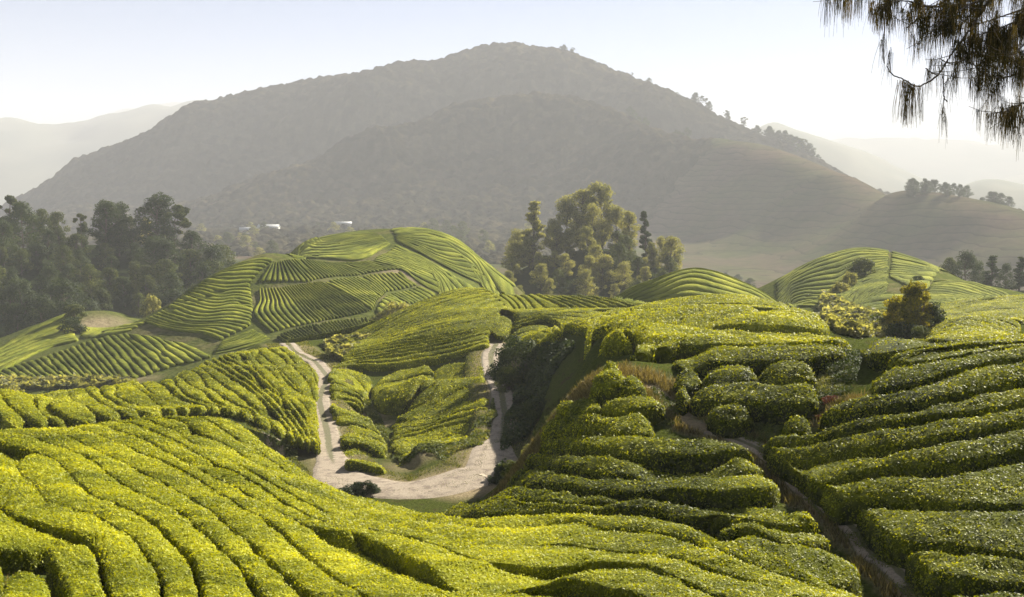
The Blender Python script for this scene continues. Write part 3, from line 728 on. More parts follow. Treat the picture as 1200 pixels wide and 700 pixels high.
# --- rows on the face of the central knoll
gC = 'tea hedges on the face of the central knoll'
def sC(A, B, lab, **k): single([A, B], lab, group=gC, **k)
r1 = [(500,594),(550,588),(600,586),(625,589),(662,592),(700,591),(735,585),(755,581),(785,584),(817,591),(850,598),(875,602),(900,602),(934,596)]
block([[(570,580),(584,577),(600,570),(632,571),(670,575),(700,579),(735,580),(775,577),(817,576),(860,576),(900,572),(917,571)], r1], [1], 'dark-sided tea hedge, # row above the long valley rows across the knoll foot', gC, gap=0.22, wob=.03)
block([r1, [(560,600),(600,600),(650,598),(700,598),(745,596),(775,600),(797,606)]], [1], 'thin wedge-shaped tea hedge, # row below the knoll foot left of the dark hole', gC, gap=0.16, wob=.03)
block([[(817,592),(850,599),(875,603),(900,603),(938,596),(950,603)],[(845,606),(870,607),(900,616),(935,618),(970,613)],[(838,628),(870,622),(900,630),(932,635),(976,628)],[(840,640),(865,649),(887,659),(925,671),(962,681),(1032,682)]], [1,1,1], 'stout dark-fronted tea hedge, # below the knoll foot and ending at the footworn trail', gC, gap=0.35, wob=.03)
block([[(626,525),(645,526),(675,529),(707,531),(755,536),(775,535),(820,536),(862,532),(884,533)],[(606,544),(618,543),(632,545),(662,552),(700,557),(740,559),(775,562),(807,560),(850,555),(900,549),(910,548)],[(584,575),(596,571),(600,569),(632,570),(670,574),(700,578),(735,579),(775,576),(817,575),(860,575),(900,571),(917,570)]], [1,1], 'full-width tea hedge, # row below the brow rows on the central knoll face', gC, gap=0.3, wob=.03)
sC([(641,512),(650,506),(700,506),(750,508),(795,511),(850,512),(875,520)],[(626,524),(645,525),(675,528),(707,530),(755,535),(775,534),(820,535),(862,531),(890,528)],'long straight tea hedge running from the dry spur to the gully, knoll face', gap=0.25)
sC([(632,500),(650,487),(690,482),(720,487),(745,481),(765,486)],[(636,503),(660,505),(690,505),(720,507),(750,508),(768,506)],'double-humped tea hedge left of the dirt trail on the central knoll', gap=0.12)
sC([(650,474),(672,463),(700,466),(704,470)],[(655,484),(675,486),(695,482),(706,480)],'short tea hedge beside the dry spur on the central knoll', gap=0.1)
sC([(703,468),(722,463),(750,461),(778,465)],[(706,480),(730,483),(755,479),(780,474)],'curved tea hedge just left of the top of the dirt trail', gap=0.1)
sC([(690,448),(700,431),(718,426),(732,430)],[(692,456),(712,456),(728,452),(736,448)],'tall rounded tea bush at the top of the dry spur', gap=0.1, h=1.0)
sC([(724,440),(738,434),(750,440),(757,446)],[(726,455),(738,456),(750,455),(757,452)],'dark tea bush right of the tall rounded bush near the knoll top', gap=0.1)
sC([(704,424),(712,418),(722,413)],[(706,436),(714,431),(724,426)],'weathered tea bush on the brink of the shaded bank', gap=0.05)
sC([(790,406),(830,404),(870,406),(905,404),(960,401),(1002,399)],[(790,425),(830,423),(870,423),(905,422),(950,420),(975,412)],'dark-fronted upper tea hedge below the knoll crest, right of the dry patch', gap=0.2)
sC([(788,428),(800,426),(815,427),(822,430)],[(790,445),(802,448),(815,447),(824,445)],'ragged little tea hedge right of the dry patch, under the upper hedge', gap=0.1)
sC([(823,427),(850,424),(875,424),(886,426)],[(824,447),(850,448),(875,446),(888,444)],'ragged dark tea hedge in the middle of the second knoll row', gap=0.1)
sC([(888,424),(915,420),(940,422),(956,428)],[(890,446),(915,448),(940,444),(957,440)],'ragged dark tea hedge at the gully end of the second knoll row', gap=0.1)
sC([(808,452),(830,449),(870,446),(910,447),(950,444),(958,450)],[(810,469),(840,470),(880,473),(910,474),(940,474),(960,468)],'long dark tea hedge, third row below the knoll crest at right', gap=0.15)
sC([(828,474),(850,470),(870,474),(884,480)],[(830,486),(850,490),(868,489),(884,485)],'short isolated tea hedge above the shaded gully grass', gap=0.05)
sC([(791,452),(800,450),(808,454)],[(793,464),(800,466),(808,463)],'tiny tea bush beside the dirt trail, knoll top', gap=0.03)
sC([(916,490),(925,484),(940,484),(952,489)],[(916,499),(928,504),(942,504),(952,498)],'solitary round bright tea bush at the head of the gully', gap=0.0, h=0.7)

# --- right foreground slope
u = [
 [(1004,392),(1050,394),(1100,397),(1150,396),(1210,390),(1290,382)],
 [(1004,404),(1025,413),(1045,411),(1060,406),(1100,404),(1150,402),(1210,396),(1290,388)],
 [(1038,419),(1060,425),(1100,418),(1150,409),(1210,401),(1290,393)],
 [(1008,450),(1020,459),(1040,457),(1075,449),(1110,437),(1150,426),(1210,419),(1290,410)],
 [(958,480),(975,490),(987,488),(1025,483),(1075,475),(1120,464),(1162,453),(1210,444),(1290,432)],
 [(892,516),(920,523),(982,510),(1040,500),(1080,494),(1125,486),(1175,478),(1210,471),(1290,457)],
 [(900,528),(938,544),(975,534),(1040,527),(1075,521),(1125,511),(1175,500),(1210,494),(1290,480)],
 [(942,548),(958,567),(990,560),(1050,552),(1112,550),(1162,540),(1210,531),(1290,520)],
 [(963,572),(982,589),(1020,585),(1050,588),(1112,591),(1160,592),(1210,592),(1290,590)],
 [(1003,592),(1014,612),(1050,634),(1100,638),(1150,644),(1210,652),(1290,655)],
 [(1060,645),(1082,672),(1125,679),(1170,682),(1210,684),(1290,690)],
 [(1106,700),(1120,745),(1160,750),(1210,755),(1290,760)]]
gR = 'broad tea rows on the right foreground slope'
tops = {1:[(1042,412),(1060,407),(1100,405),(1150,403),(1210,397),(1290,389)],
        2:[(1034,432),(1050,424),(1066,427),(1100,420),(1150,411),(1210,403),(1290,395)],
        3:[(962,474),(990,466),(1010,461),(1040,459),(1075,451),(1110,439),(1150,428),(1210,421),(1290,412)],
        4:[(892,508),(920,505),(950,503),(987,491),(1025,485),(1075,477),(1120,466),(1162,455),(1210,446),(1290,434)],
        8:[(1001,584),(1040,587),(1070,590),(1112,592),(1160,593),(1210,593),(1290,592)],
        9:[(1058,640),(1080,637),(1110,640),(1150,645),(1210,653),(1290,657)],
        10:[(1104,688),(1125,681),(1170,684),(1210,686),(1290,692)]}
u = [[(x + (3 if (k == 0 and i >= 4) else 1 if (k == 1 and i >= 4) else 0), y) for k, (x, y) in enumerate(L)] for i, L in enumerate(u)]
tops = {i: [(x + (3 if (k == 0 and i >= 4) else 1 if (k == 1 and i >= 4) else 0), y) for k, (x, y) in enumerate(L)] for i, L in tops.items()}
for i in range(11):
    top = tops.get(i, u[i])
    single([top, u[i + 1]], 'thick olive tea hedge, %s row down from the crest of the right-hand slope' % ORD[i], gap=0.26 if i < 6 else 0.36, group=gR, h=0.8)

# --- field above the track bend, crossed by a dark path
k0 = [(602,374),(640,365),(700,362),(760,361),(800,358),(850,355),(900,357),(930,362)]
k1 = [(600,383),(618,378),(640,372),(657,377),(665,383),(707,387),(740,393),(757,396),(800,393),(845,379),(890,381),(940,383),(975,389)]
block([k0, k1], [6], 'narrow sunlit tea hedge, # row in the flat field beyond the track head', 'tea rows of the flat field beyond the track', gap=0.22, ext=2, y1=215, y0=60)
block([[(600,386),(618,381),(640,380),(664,383)],[(606,400),(626,400),(640,399),(652,396)]], [3], 'fanning tea hedge, # row below the dark path in the flat field', 'tea rows of the flat field beyond the track', gap=0.2, y1=200, y0=50)
block([[(702,389),(720,392),(738,396)],[(704,402),(720,401),(738,400)]], [2], 'tapering tea hedge, # row between the dark path and the knoll brink', 'tea rows of the flat field beyond the track', gap=0.2, y1=200, y0=50)
block([[(760,399),(800,396),(848,383),(890,385),(940,388),(990,393)],[(738,404),(775,402),(812,403),(900,401),(1000,396)]], [3], 'bright crest tea hedge, # row over the brow of the central knoll', 'tea rows on the knoll brow', gap=0.2, y1=150, y0=40)

# --- bowl between the two arms of the track
gB = 'tea rows in the sunken bowl inside the track loop'
block([[(385,432),(405,432),(425,438),(437,447)],[(385,447),(400,450),(418,460),(427,468)],[(390,475),(403,477),(414,480),(424,486)],[(394,495),(415,495),(436,502),(450,512)],[(399,520),(420,520),(440,530),(455,539)],[(405,540),(420,542),(440,548),(452,551)]], [3,4,3,3,2], 'plump sunlit tea hedge, # row down the west side of the bowl', gB, gap=0.2, y1=190, trim=0.06)
block([[(505,430),(532,423),(568,421)],[(484,470),(512,450),(540,437),(569,432)],[(456,490),(478,490),(504,479),(537,457),(572,450)],[(456,503),(470,502),(500,497),(537,482),(574,475)],[(455,516),(490,508),(525,497),(572,489)],[(465,538),(490,527),(530,515),(562,509)],[(470,547),(500,541),(525,531),(548,525)]], [2,2,2,2,2,1], 'shaded tea hedge, # row down the east side of the bowl', gB, gap=0.2, y1=190, trim=0.05)
block([[(442,450),(460,438),(500,427),(512,428)],[(440,474),(460,477),(480,470),(500,448)]], [4], 'overgrown dark tea hedge, # mound from the top in the bowl centre', gB, gap=0.3, h=1.3, y1=190, wob=.5)
block([[(414,404),(450,382),(500,356),(558,340),(575,340)],[(414,408),(450,394),(500,378),(560,362),(597,354)],[(402,414),(450,403),(500,395),(560,385),(584,376)],[(400,422),(440,417),(490,408),(540,398),(573,389)],[(388,430),(420,427),(450,428),(500,422),(540,413),(573,402)]], [5,4,4,3], 'pale wavy tea hedge, # row down from the rounded hilltop behind the bowl', 'tea rows on the rounded hill behind the bowl', gap=0.2, ext=3, y1=205, y0=110)
block([[(572,342),(588,354),(600,368)],[(622,343),(650,354),(664,361)],[(700,344),(735,353),(750,358)]], [6,8], 'slanting tea hedge, # from the left on the sunlit shoulder behind the flat field', 'tea rows on the sunlit shoulder', gap=0.3, y1=205, y0=158, wob=0.1)

# --- left middle slope
block([[(-30,462),(-10,478),(0,496)],[(50,461),(62,474),(85,490)],[(92,453),(112,471),(140,487)],[(127,449),(157,472),(192,480)],[(167,448),(195,470),(225,478)],[(200,444),(230,466),(258,477)],[(240,424),(275,445),(305,470),(340,508)],[(264,415),(310,440),(345,475),(375,520)],[(297,407),(330,430),(350,450),(368,475)],[(332,405),(350,417),(370,434)]], [3,2,2,2,2,4,4,4,3], 'yellow-green tea hedge, # row from the left on the slope across the gully', 'tea rows on the left middle slope', gap=0.3, y1=185, y0=78, wob=.25)

# --- big left hill
gL = 'fine tea rows on the big left hill'
Z = dict(y0=170, y1=420)
ZF = dict(y0=170, y1=420, far=True)
block([[(262,313),(283,306),(305,302),(318,304)],[(238,327),(262,331),(293,328)],[(215,343),(250,353),(275,350),(297,355)],[(186,363),(225,375),(265,374),(293,378)],[(165,374),(200,383),(237,387),(257,395)]], [6,6,6,5], '', gL, gap=0.34, ext=1, wob=.25, **ZF)
block([[(-8,432),(20,447)],[(60,411),(95,444)],[(106,395),(145,442)],[(150,387),(200,426)],[(212,399),(250,414)]], [9,7,6,5], '', gL, gap=0.34, trim=.05, **ZF)
block([[(318,306),(303,327)],[(337,301),(360,327)],[(400,305),(432,316)],[(432,303),(470,312)]], [8, 19, 8], '', gL, gap=0.30, wob=.08, **ZF)
block([[(303,335),(303,350),(297,365),(316,386)],[(330,333),(352,360),(366,374)],[(380,327),(418,348),(436,360)],[(432,319),(445,330),(453,338)],[(470,316),(480,324),(490,330)]], [8, 18, 13, 8], '', gL, gap=0.30, wob=.08, **ZF)
block([[(440,361),(452,369)],[(456,341),(478,352)],[(490,332),(512,342)]], [6, 8], '', gL, gap=0.30, wob=.08, **ZF)
block([[(324,392),(352,408)],[(345,384),(378,406)],[(405,373),(424,394)],[(438,370),(450,382)]], [6, 16, 8], '', gL, gap=0.30, wob=.08, **ZF)
block([[(338,295),(350,289),(370,283),(400,275),(440,271)],[(345,299),(380,300),(420,302),(458,284)]], [14], '', gL, gap=0.32, ext=2, **ZF)
block([[(462,273),(500,269),(540,283),(578,315),(604,335)],[(466,281),(500,298),(550,324),(592,341)]], [11], '', gL, gap=0.32, ext=2, **ZF)
block([[(464,284),(500,301),(558,336)],[(436,303),(470,313),(492,328),(522,344)]], [13], '', gL, gap=0.32, **ZF)
block([[(-10,412),(4,406),(40,387),(85,366)],[(-2,434),(8,428),(55,405),(92,396)]], [6], 'small tea hedge, # down the flank of the low bare-topped hill at left', 'tea rows on the low bare-topped hill', gap=0.30, ext=1, **Z)
block([[(92,380),(125,380),(172,374)],[(96,392),(120,391),(150,385)]], [3], 'patchy tea hedge, # below the bare top of the low left hill', 'tea rows on the low bare-topped hill', gap=0.30, **Z)

# --- hills on the right
Z = dict(y0=150, y1=420)
ZF = dict(y0=150, y1=420, far=True)
block([[(724,348),(760,331),(815,313),(878,332),(914,353)],[(740,356),(790,352),(850,353),(912,358)]], [12], 'pale tea hedge, # down from the top of the small pale hill, middle right', 'tea rows on the small pale hill', gap=0.32, ext=3, **Z)
block([[(908,335),(950,307),(1000,291),(1042,293)],[(925,356),(955,356),(1000,362),(1040,340)]], [26], '', '', gap=0.36, ext=2, **ZF)
block([[(1045,294),(1080,304),(1115,318)],[(1042,322),(1060,330),(1088,338)]], [11], '', '', gap=0.32, ext=2, **ZF)
block([[(1092,328),(1130,329),(1180,346)],[(1075,352),(1110,356),(1145,350)]], [13], '', '', gap=0.30, ext=2, **ZF)
block([[(1000,350),(1040,342),(1075,345)],[(985,372),(1030,366),(1085,362)]], [10], '', '', gap=0.32, **ZF)
block([[(1100,362),(1150,351),(1210,346)],[(1108,376),(1150,374),(1210,378)]], [6], 'sunny tea hedge, # on the nearest low hill at the right edge', 'tea rows on the low right hills', gap=0.32, ext=2, y0=120, y1=300)
block([[(1088,386),(1130,371),(1178,381),(1195,388)],[(1082,396),(1130,395),(1195,396)]], [5], 'terraced tea hedge, # around the brown mound behind the right crest', 'tea rows on the brown mound', gap=0.32, ext=2, h=0.6, y0=80, y1=160)
block([[(257,398),(275,391),(296,382)],[(250,411),(270,407),(298,400),(318,392)]], [7], '', '', gap=0.32, y0=185, y1=420, far=True)
off = 0; FV, FQ, FT = [], [], []
for v, q, ti in FAR:
    FV.append(v); FQ.append(q + off); FT.append(ti); off += len(v)
obj('tea_rows', mesh('tea_rows', np.vstack(FV), np.vstack(FQ), M['tea_far'], tint=np.concatenate(FT), smooth=False), kind='stuff', label='fine ribbed tea rows clothing the distant hillsides', category='tea rows')
single([[(572,371),(586,367),(601,367)],[(575,388),(586,391),(599,386)]], 'short tea hedge closing the head of the east track arm', gap=0.1)
print('HEDGES', HEDGE_N[0])
# ------------------------------------------------------------------ wooded mountain and far ranges
fu_ = np.arange(-0.60, 0.62, 0.00185); fv_ = np.arange(math.log(860), math.log(2500), 0.00185)
U2, V2 = np.meshgrid(fu_, fv_); Y2 = np.exp(V2); X2 = U2 * Y2
Z2 = canopy(X2, Y2)

def crowns(x, y, cell, seed, hmax):
    """rounded tree tops: one per cell, of uneven height"""
    ix, iy = np.floor(x / cell), np.floor(y / cell); best = np.zeros(x.shape)
    for dx in (-1, 0, 1):
        for dy in (-1, 0, 1):
            jx, jy = ix + dx, iy + dy; z0 = np.zeros_like(jx)
            cx = (jx + 0.15 + 0.7 * hashn(jx, jy, z0, seed)) * cell; cy = (jy + 0.15 + 0.7 * hashn(jx, jy, z0, seed + 1)) * cell
            R = cell * (0.45 + 0.4 * hashn(jx, jy, z0, seed + 2)); H = hmax * (0.35 + 0.65 * hashn(jx, jy, z0, seed + 3) ** 1.5)
            d2 = ((x - cx) ** 2 + (y - cy) ** 2) / R ** 2
            best = np.maximum(best, H * np.sqrt(np.clip(1 - d2, 0, 1)))
    return best
def photo_x(x, y): return 600 + F * x / y / 1.0
def photo_y(x, y, z): return 350 - F * ((z / y) * cosP + sinP) / (cosP - (z / y) * sinP)
PX, PY = photo_x(X2, Y2), photo_y(X2, Y2, Z2)
# the lower right spur is cleared and terraced; everything else is forest
YS = np.interp(PX, [300,530,640,760,900,1040,1150,1250], [1850,2030,2060,1980,1750,1500,1300,1250])
clear = np.clip((PX - np.interp(PY, [150, 300], [835, 700])) / 50, 0, 1) * (Y2 < YS)
clear = clear + 0.7 * fbm2(X2 * .008, Y2 * .008, 41) * (clear > 0.02)
fm = np.clip((0.55 - clear) * 4, 0, 1)
cr = crowns(X2, Y2, 15.0, 51, 13.0) * 0.8 + crowns(X2 + 5, Y2 + 3, 9.0, 61, 7.0)
cr += 2.0 * noise3(X2 * .25, Y2 * .25, 0, 70) + 9 * fbm2(X2 * .011, Y2 * .011, 71)
# gullies and spurs running down the slopes
gul = -24 * np.abs(noise3(X2 * .0065 + 0.5 * noise3(X2 * .003, Y2 * .003, 0, 74), Y2 * .0022, 0, 73)) + 7
rid = 1 - 2 * np.abs(noise3(X2 * .0042 + 1.3 * noise3(X2 * .002, Y2 * .002, 0, 75), Y2 * .0011, 0, 76))
gul = gul + 36 * (rid - 0.38) * np.clip((Z2 + 80) / 120, 0, 1)
fh = np.clip((0.35 - clear) * 2.2, 0, 1)
Zf = Z2 + (cr * 0.9 - 7 + gul * np.clip((Z2 + 60) / 60, 0, 1)) * fh - 2.5 * (1 - fh)
tint = np.clip(0.42 + 0.45 * fbm2(X2 * .005, Y2 * .005, 83) + 0.25 * noise3(np.floor(X2 / 11), np.floor(Y2 / 11), 0, 81) + 0.15 * noise3(X2 * .3, Y2 * .3, 0, 82), 0, 1)
Qa = gridq(*X2.shape); keep = (fm.ravel()[Qa] > 0).any(1)
obj('mountain_forest', mesh('mountain_forest', np.stack([X2, Y2, Zf], -1).reshape(-1, 3), Qa[keep], M['forest'], tint=tint.ravel(), smooth=True), kind='stuff', label='dense dark forest canopy covering the hazy mountain', category='forest')

def zforest(x, y):
    iu = int(np.clip(round((x / y - fu_[0]) / 0.00185), 0, len(fu_) - 1)); iv = int(np.clip(round((math.log(y) - fv_[0]) / 0.00185), 0, len(fv_) - 1))
    return float(Zf[iv, iu])
# bare ground of the mountain: the same surface, below the trees where it is wooded
sj = slice(j(YB + .01), j(3300) + 1)
Xm, Ym, Zm = GX[sj], GY[sj], GZ_G[sj].copy()
iu_ = np.clip(np.round((Xm / Ym - fu_[0]) / 0.00185).astype(int), 0, len(fu_) - 1); iv_ = np.clip(np.round((np.log(Ym) - fv_[0]) / 0.00185).astype(int), 0, len(fv_) - 1)
inside = (np.log(Ym) > fv_[0]) & (np.log(Ym) < fv_[-1])
Zm = np.where(inside & (fm[iv_, iu_] > 0), np.minimum(Zm, Zf[iv_, iu_] - 9 * fh[iv_, iu_] * (Ym > 900) - 0.5), Zm)
obj('mountain_slopes', mesh('mountain_slopes', np.stack([Xm, Ym, Zm], -1).reshape(-1, 3), gridq(*Xm.shape), M['mount'], smooth=True), kind='structure')

def far_range(name, crest, Y, width, seed, amp):
    c = np.array(crest, float); px = np.arange(c[0, 0], c[-1, 0], 6.0)
    py = np.interp(px, c[:, 0], c[:, 1])
    k = np.exp(-np.linspace(-2, 2, 9) ** 2); py = np.convolve(np.pad(py, 4, 'edge'), k / k.sum(), 'valid')
    a, b_ = ray(px, py); tt = np.linspace(-1, 1, 25)
    YY = Y + tt[:, None] * width + 0 * a[None]; XX = a[None] * YY
    zc = (b_ * Y)[None] + amp * fbm2(XX / (amp * 9), YY / (amp * 9), seed, 4)
    ZZ = (FLOOR_Z - 5) + (zc - FLOOR_Z + 5) * np.cos(tt * math.pi / 2)[:, None] ** 1.2 * (1 + 0.15 * fbm2(XX / (amp * 5), YY / (amp * 5), seed + 3))
    ZZ = np.where(np.abs(tt)[:, None] > 0.99, FLOOR_Z - 5, ZZ)
    obj(name, mesh(name, np.stack([XX, YY, ZZ], -1).reshape(-1, 3), gridq(*XX.shape), M['valley'], smooth=True), kind='structure')
far_range('far_hills', [(-700,190),(-300,160),(-60,140),(0,142),(60,149),(110,141),(170,131),(260,118),(360,140),(500,190)], 5600, 1500, 5, 40)
far_range('far_hills', [(-300,190),(0,190),(120,140),(180,126),(240,118),(330,150),(450,200)], 9500, 1800, 6, 60)
far_range('far_hills', [(840,190),(900,150),(950,154),(1000,172),(1060,200),(1120,226),(1200,250)], 4300, 900, 7, 30)
far_range('far_hills', [(800,190),(900,168),(1000,162),(1060,163),(1110,168),(1160,172),(1220,166),(1400,150),(1700,180)], 8500, 1800, 8, 50)
far_range('far_hills', [(1060,240),(1110,226),(1140,214),(1165,210),(1200,217),(1300,205),(1500,240)], 2900, 500, 9, 25)
far_range('far_hills', [(1130,220),(1180,208),(1240,200),(1400,190),(1600,215)], 6000, 900, 10, 40)
# ------------------------------------------------------------------ trees
def tube(path, r0, r1, k=6):
    P = np.asarray(path, float); n = len(P); V = []
    rr = np.linspace(r0, r1, n)
    for i in range(n):
        d = P[min(i + 1, n - 1)] - P[max(i - 1, 0)]; d = d / (np.linalg.norm(d) + 1e-9)
        a = np.cross(d, (0.3, 0.9, 0.2) if abs(d[2]) > .6 else (0, 0, 1)); a /= np.linalg.norm(a) + 1e-9; b_ = np.cross(d, a)
        for j_ in range(k):
            t = 2 * math.pi * j_ / k; V.append(P[i] + rr[i] * (math.cos(t) * a + math.sin(t) * b_))
    Q = [(i * k + j_, i * k + (j_ + 1) % k, (i + 1) * k + (j_ + 1) % k, (i + 1) * k + j_) for i in range(n - 1) for j_ in range(k)]
    return np.array(V), np.array(Q)

def join(parts):
    V, Q, o_ = [], [], 0
    for v, q in parts:
        V.append(v); Q.append(q + o_); o_ += len(v)
    return np.vstack(V), np.vstack(Q)

def tree_proto(kind, H, mat, seed, nleaf=9000, leaf=0.5):
    """returns (trunk mesh, crown mesh) for a tree of height H standing at the origin"""
    r = np.random.default_rng(seed)
    if kind == 'round':     # (height fraction from, to, radius fraction, clusters)
        env = lambda f: 0.30 * math.sin(math.pi * min(1, max(0.02, (f - 0.05) / 0.95)) ** 0.8) + 0.03; lo, ncl, cr = 0.14, 40, 0.095
    elif kind == 'tall':
        env = lambda f: 0.15 * math.sin(math.pi * min(1, max(0.02, (f - 0.15) / 0.85)) ** 1.3) + 0.05; lo, ncl, cr = 0.12, 46, 0.07
    elif kind == 'cone':
        env = lambda f: 0.17 * (1.02 - f) ** 0.8 + 0.01; lo, ncl, cr = 0.12, 44, 0.05
    elif kind == 'sparse':
        env = lambda f: 0.22 * max(0, math.sin(math.pi * (f - 0.5) / 0.55)) + 0.02; lo, ncl, cr = 0.55, 13, 0.055
    elif kind == 'bush':
        env = lambda f: 0.55 * math.sqrt(max(0.02, 1 - ((f - 0.35) / 0.68) ** 2)); lo, ncl, cr = 0.08, 34, 0.17
    else:                    # 'spray': upright fountain of feathery shoots
        env = lambda f: 0.40 * f ** 0.6 * (1.08 - f) ** .6 + 0.06; lo, ncl, cr = 0.12, 64, 0.075
    lean = r.normal(0, 0.03, 2) * H
    parts = []
    th = H * (0.9 if kind in ('cone', 'tall') else 0.7)
    tp = [(lean[0] * f ** 2, lean[1] * f ** 2, f * th - 0.3) for f in np.linspace(0, 1, 7)]
    if kind != 'bush': parts.append(tube(tp, H * 0.018, H * 0.004, 7))
    else: parts.append(tube(tp[:4], H * 0.03, H * 0.015, 6))
    cl = []
    for i in range(ncl):
        f = lo + (1 - lo) * ((i + r.random()) / ncl) ** 0.9; f = min(f, 0.985)
        a = r.uniform(0, 2 * math.pi); rad = env(f) * H * math.sqrt(r.uniform(0.15, 1.0))
        c = np.array([math.cos(a) * rad + lean[0] * f ** 2, math.sin(a) * rad + lean[1] * f ** 2, f * H - cr * H * 0.5])
        R = cr * H * r.uniform(0.65, 1.35) * (1.15 - 0.5 * f if kind == 'cone' else 1)
        cl.append((c, R, r.uniform(-0.16, 0.16)))
        f0 = max(0.1, f - r.uniform(0.1, 0.25)) if kind not in ('bush', 'spray') else 0.05
        s0 = np.array([lean[0] * f0 ** 2, lean[1] * f0 ** 2, min(f0 * H, th * 0.97)])
        mid = (s0 + c) / 2 + r.normal(0, 0.015 * H, 3)
        parts.append(tube([s0, mid, c], H * 0.006, H * 0.002, 4))
    tv, tq = join(parts)
    w_ = np.array([c[1] ** 2 for c in cl]); nn_ = (nleaf * w_ / w_.sum()).astype(int)
    P, Nn, T = [], [], []
    for (c, R, dt), n in zip(cl, nn_):
        if n < 1: continue
        d = r.normal(0, 1, (n, 3)); d /= np.linalg.norm(d, axis=1, keepdims=True)
        lump = 1 + 0.35 * noise3(d[:, 0] * 2.2 + c[0], d[:, 1] * 2.2 + c[1], d[:, 2] * 2.2, seed)
        rad = R * lump * r.uniform(0.35, 1.0, n) ** 0.45
        p = c + d * rad[:, None] * np.array([1.15, 1.15, 0.8 if kind != 'tall' else 0.95])
        P.append(p); Nn.append(d + np.array([0, 0, .3])); T.append(np.clip(0.45 + dt + r.normal(0, 0.16, n), 0, 1))
    P, Nn, T = np.vstack(P), np.vstack(Nn), np.concatenate(T)
    sz = leaf * r.uniform(0.55, 1.3, len(P))
    LV, LQ = leaf_quads(P, Nn, sz, r, tilt=0.7, aspect=0.7)
    nm = kind + '_tree'
    return (mesh(nm + '_trunk', tv, tq, M['bark'], smooth=True), mesh(nm + '_crown', LV, LQ, M[mat], tint=np.repeat(T, 4)))

PROTO = {}
def proto(kind, mat, v=0, nleaf=9000, leaf=0.5, H=20.0):
    key = (kind, mat, v, nleaf)
    if key not in PROTO:
        t, c = tree_proto(kind, H, mat, 100 + v * 17 + sum(map(ord, kind + mat)), nleaf, leaf)
        PROTO[key] = (t, c, H)
    return PROTO[key]

tr = np.random.default_rng(5)
def plant(name, cat, label, x, y, h, pr, group=None, width=1.0, z=None, sink=0.2):
    t, c, H = pr
    zz = float(zt(np.array([x]), np.array([y]))[0]) - sink if z is None else z
    o = bpy.data.objects.new(name, None); C.collection.objects.link(o)
    o.location = (x, y, zz); o.rotation_euler = (0, 0, tr.uniform(0, 6.28)); s = h / H; o.scale = (s * width, s * width, s)
    o['label'] = label; o['category'] = cat
    if group: o['group'] = group
    o.empty_display_size = 0.5
    for nm, me in (('trunk', t), ('crown', c)):
        k = bpy.data.objects.new(nm, me); C.collection.objects.link(k); k.parent = o
    return o

def tree_px(px, ytop, ybase, Y, *a, **k):
    """a tree whose crown tip and foot show at these heights in the photo, Y metres away"""
    x = ray(px, 300)[0] * Y
    zg = float(zt(np.array([x]), np.array([Y]))[0])
    top = ray(px, ytop)[1] * Y
    return x, Y, max(top - zg, 1.0)

FK = [('round', 'leaf_dark', 0), ('tall', 'leaf_dark', 0), ('round', 'leaf_mid', 1), ('tall', 'leaf_mid', 1), ('round', 'leaf_dark', 2), ('tall', 'leaf_dark', 3), ('round', 'leaf_mid', 2)]
gF = 'trees of the wooded slope at the left'
# named trees that stand out of the left wood
for px, yt, Y, kd, wd, lab in [
    (12, 229, 440, ('sparse', 'leaf_mid', 0), 1.0, 'thin umbrella-topped tree at the left edge, rising above the wood'),
    (28, 237, 428, ('round', 'leaf_dark', 0), 1.1, 'dense dark tree just right of the thin umbrella-topped tree'),
    (4, 258, 415, ('round', 'leaf_dark', 2), 1.0, 'dark round tree cut by the left edge of the picture'),
    (52, 243, 445, ('round', 'leaf_mid', 1), 0.9, 'sunlit olive tree right of the dense dark tree at the left edge'),
    (70, 247, 450, ('tall', 'leaf_mid', 1), 1.0, 'loose-crowned tree between the olive tree and the slim bare-stemmed one'),
    (96, 250, 452, ('sparse', 'leaf_mid', 1), 0.9, 'slim bare-stemmed tree in the gap of the left wood skyline'),
    (124, 235, 440, ('tall', 'leaf_dark', 0), 1.25, 'tall twin-headed dark tree in the middle of the left wood'),
    (140, 238, 445, ('tall', 'leaf_dark', 3), 1.1, 'dark companion tree close right of the twin-headed tree'),
    (153, 252, 452, ('round', 'leaf_mid', 1), 0.8, 'low sunlit tree right of the twin-headed pair'),
    (183, 228, 448, ('tall', 'leaf_dark', 3), 1.45, 'tallest round-topped tree of the left wood'),
    (205, 240, 455, ('sparse', 'leaf_mid', 0), 1.2, 'airy flat-topped tree leaning right beside the tallest tree'),
    (172, 255, 455, ('round', 'leaf_pale', 1), 0.7, 'small pale tree tucked left of the tallest tree')]:
    x, y, h = tree_px(px, yt, 0, Y); plant('tree', 'tree', lab, x, y, h, proto(*kd), gF, wd)
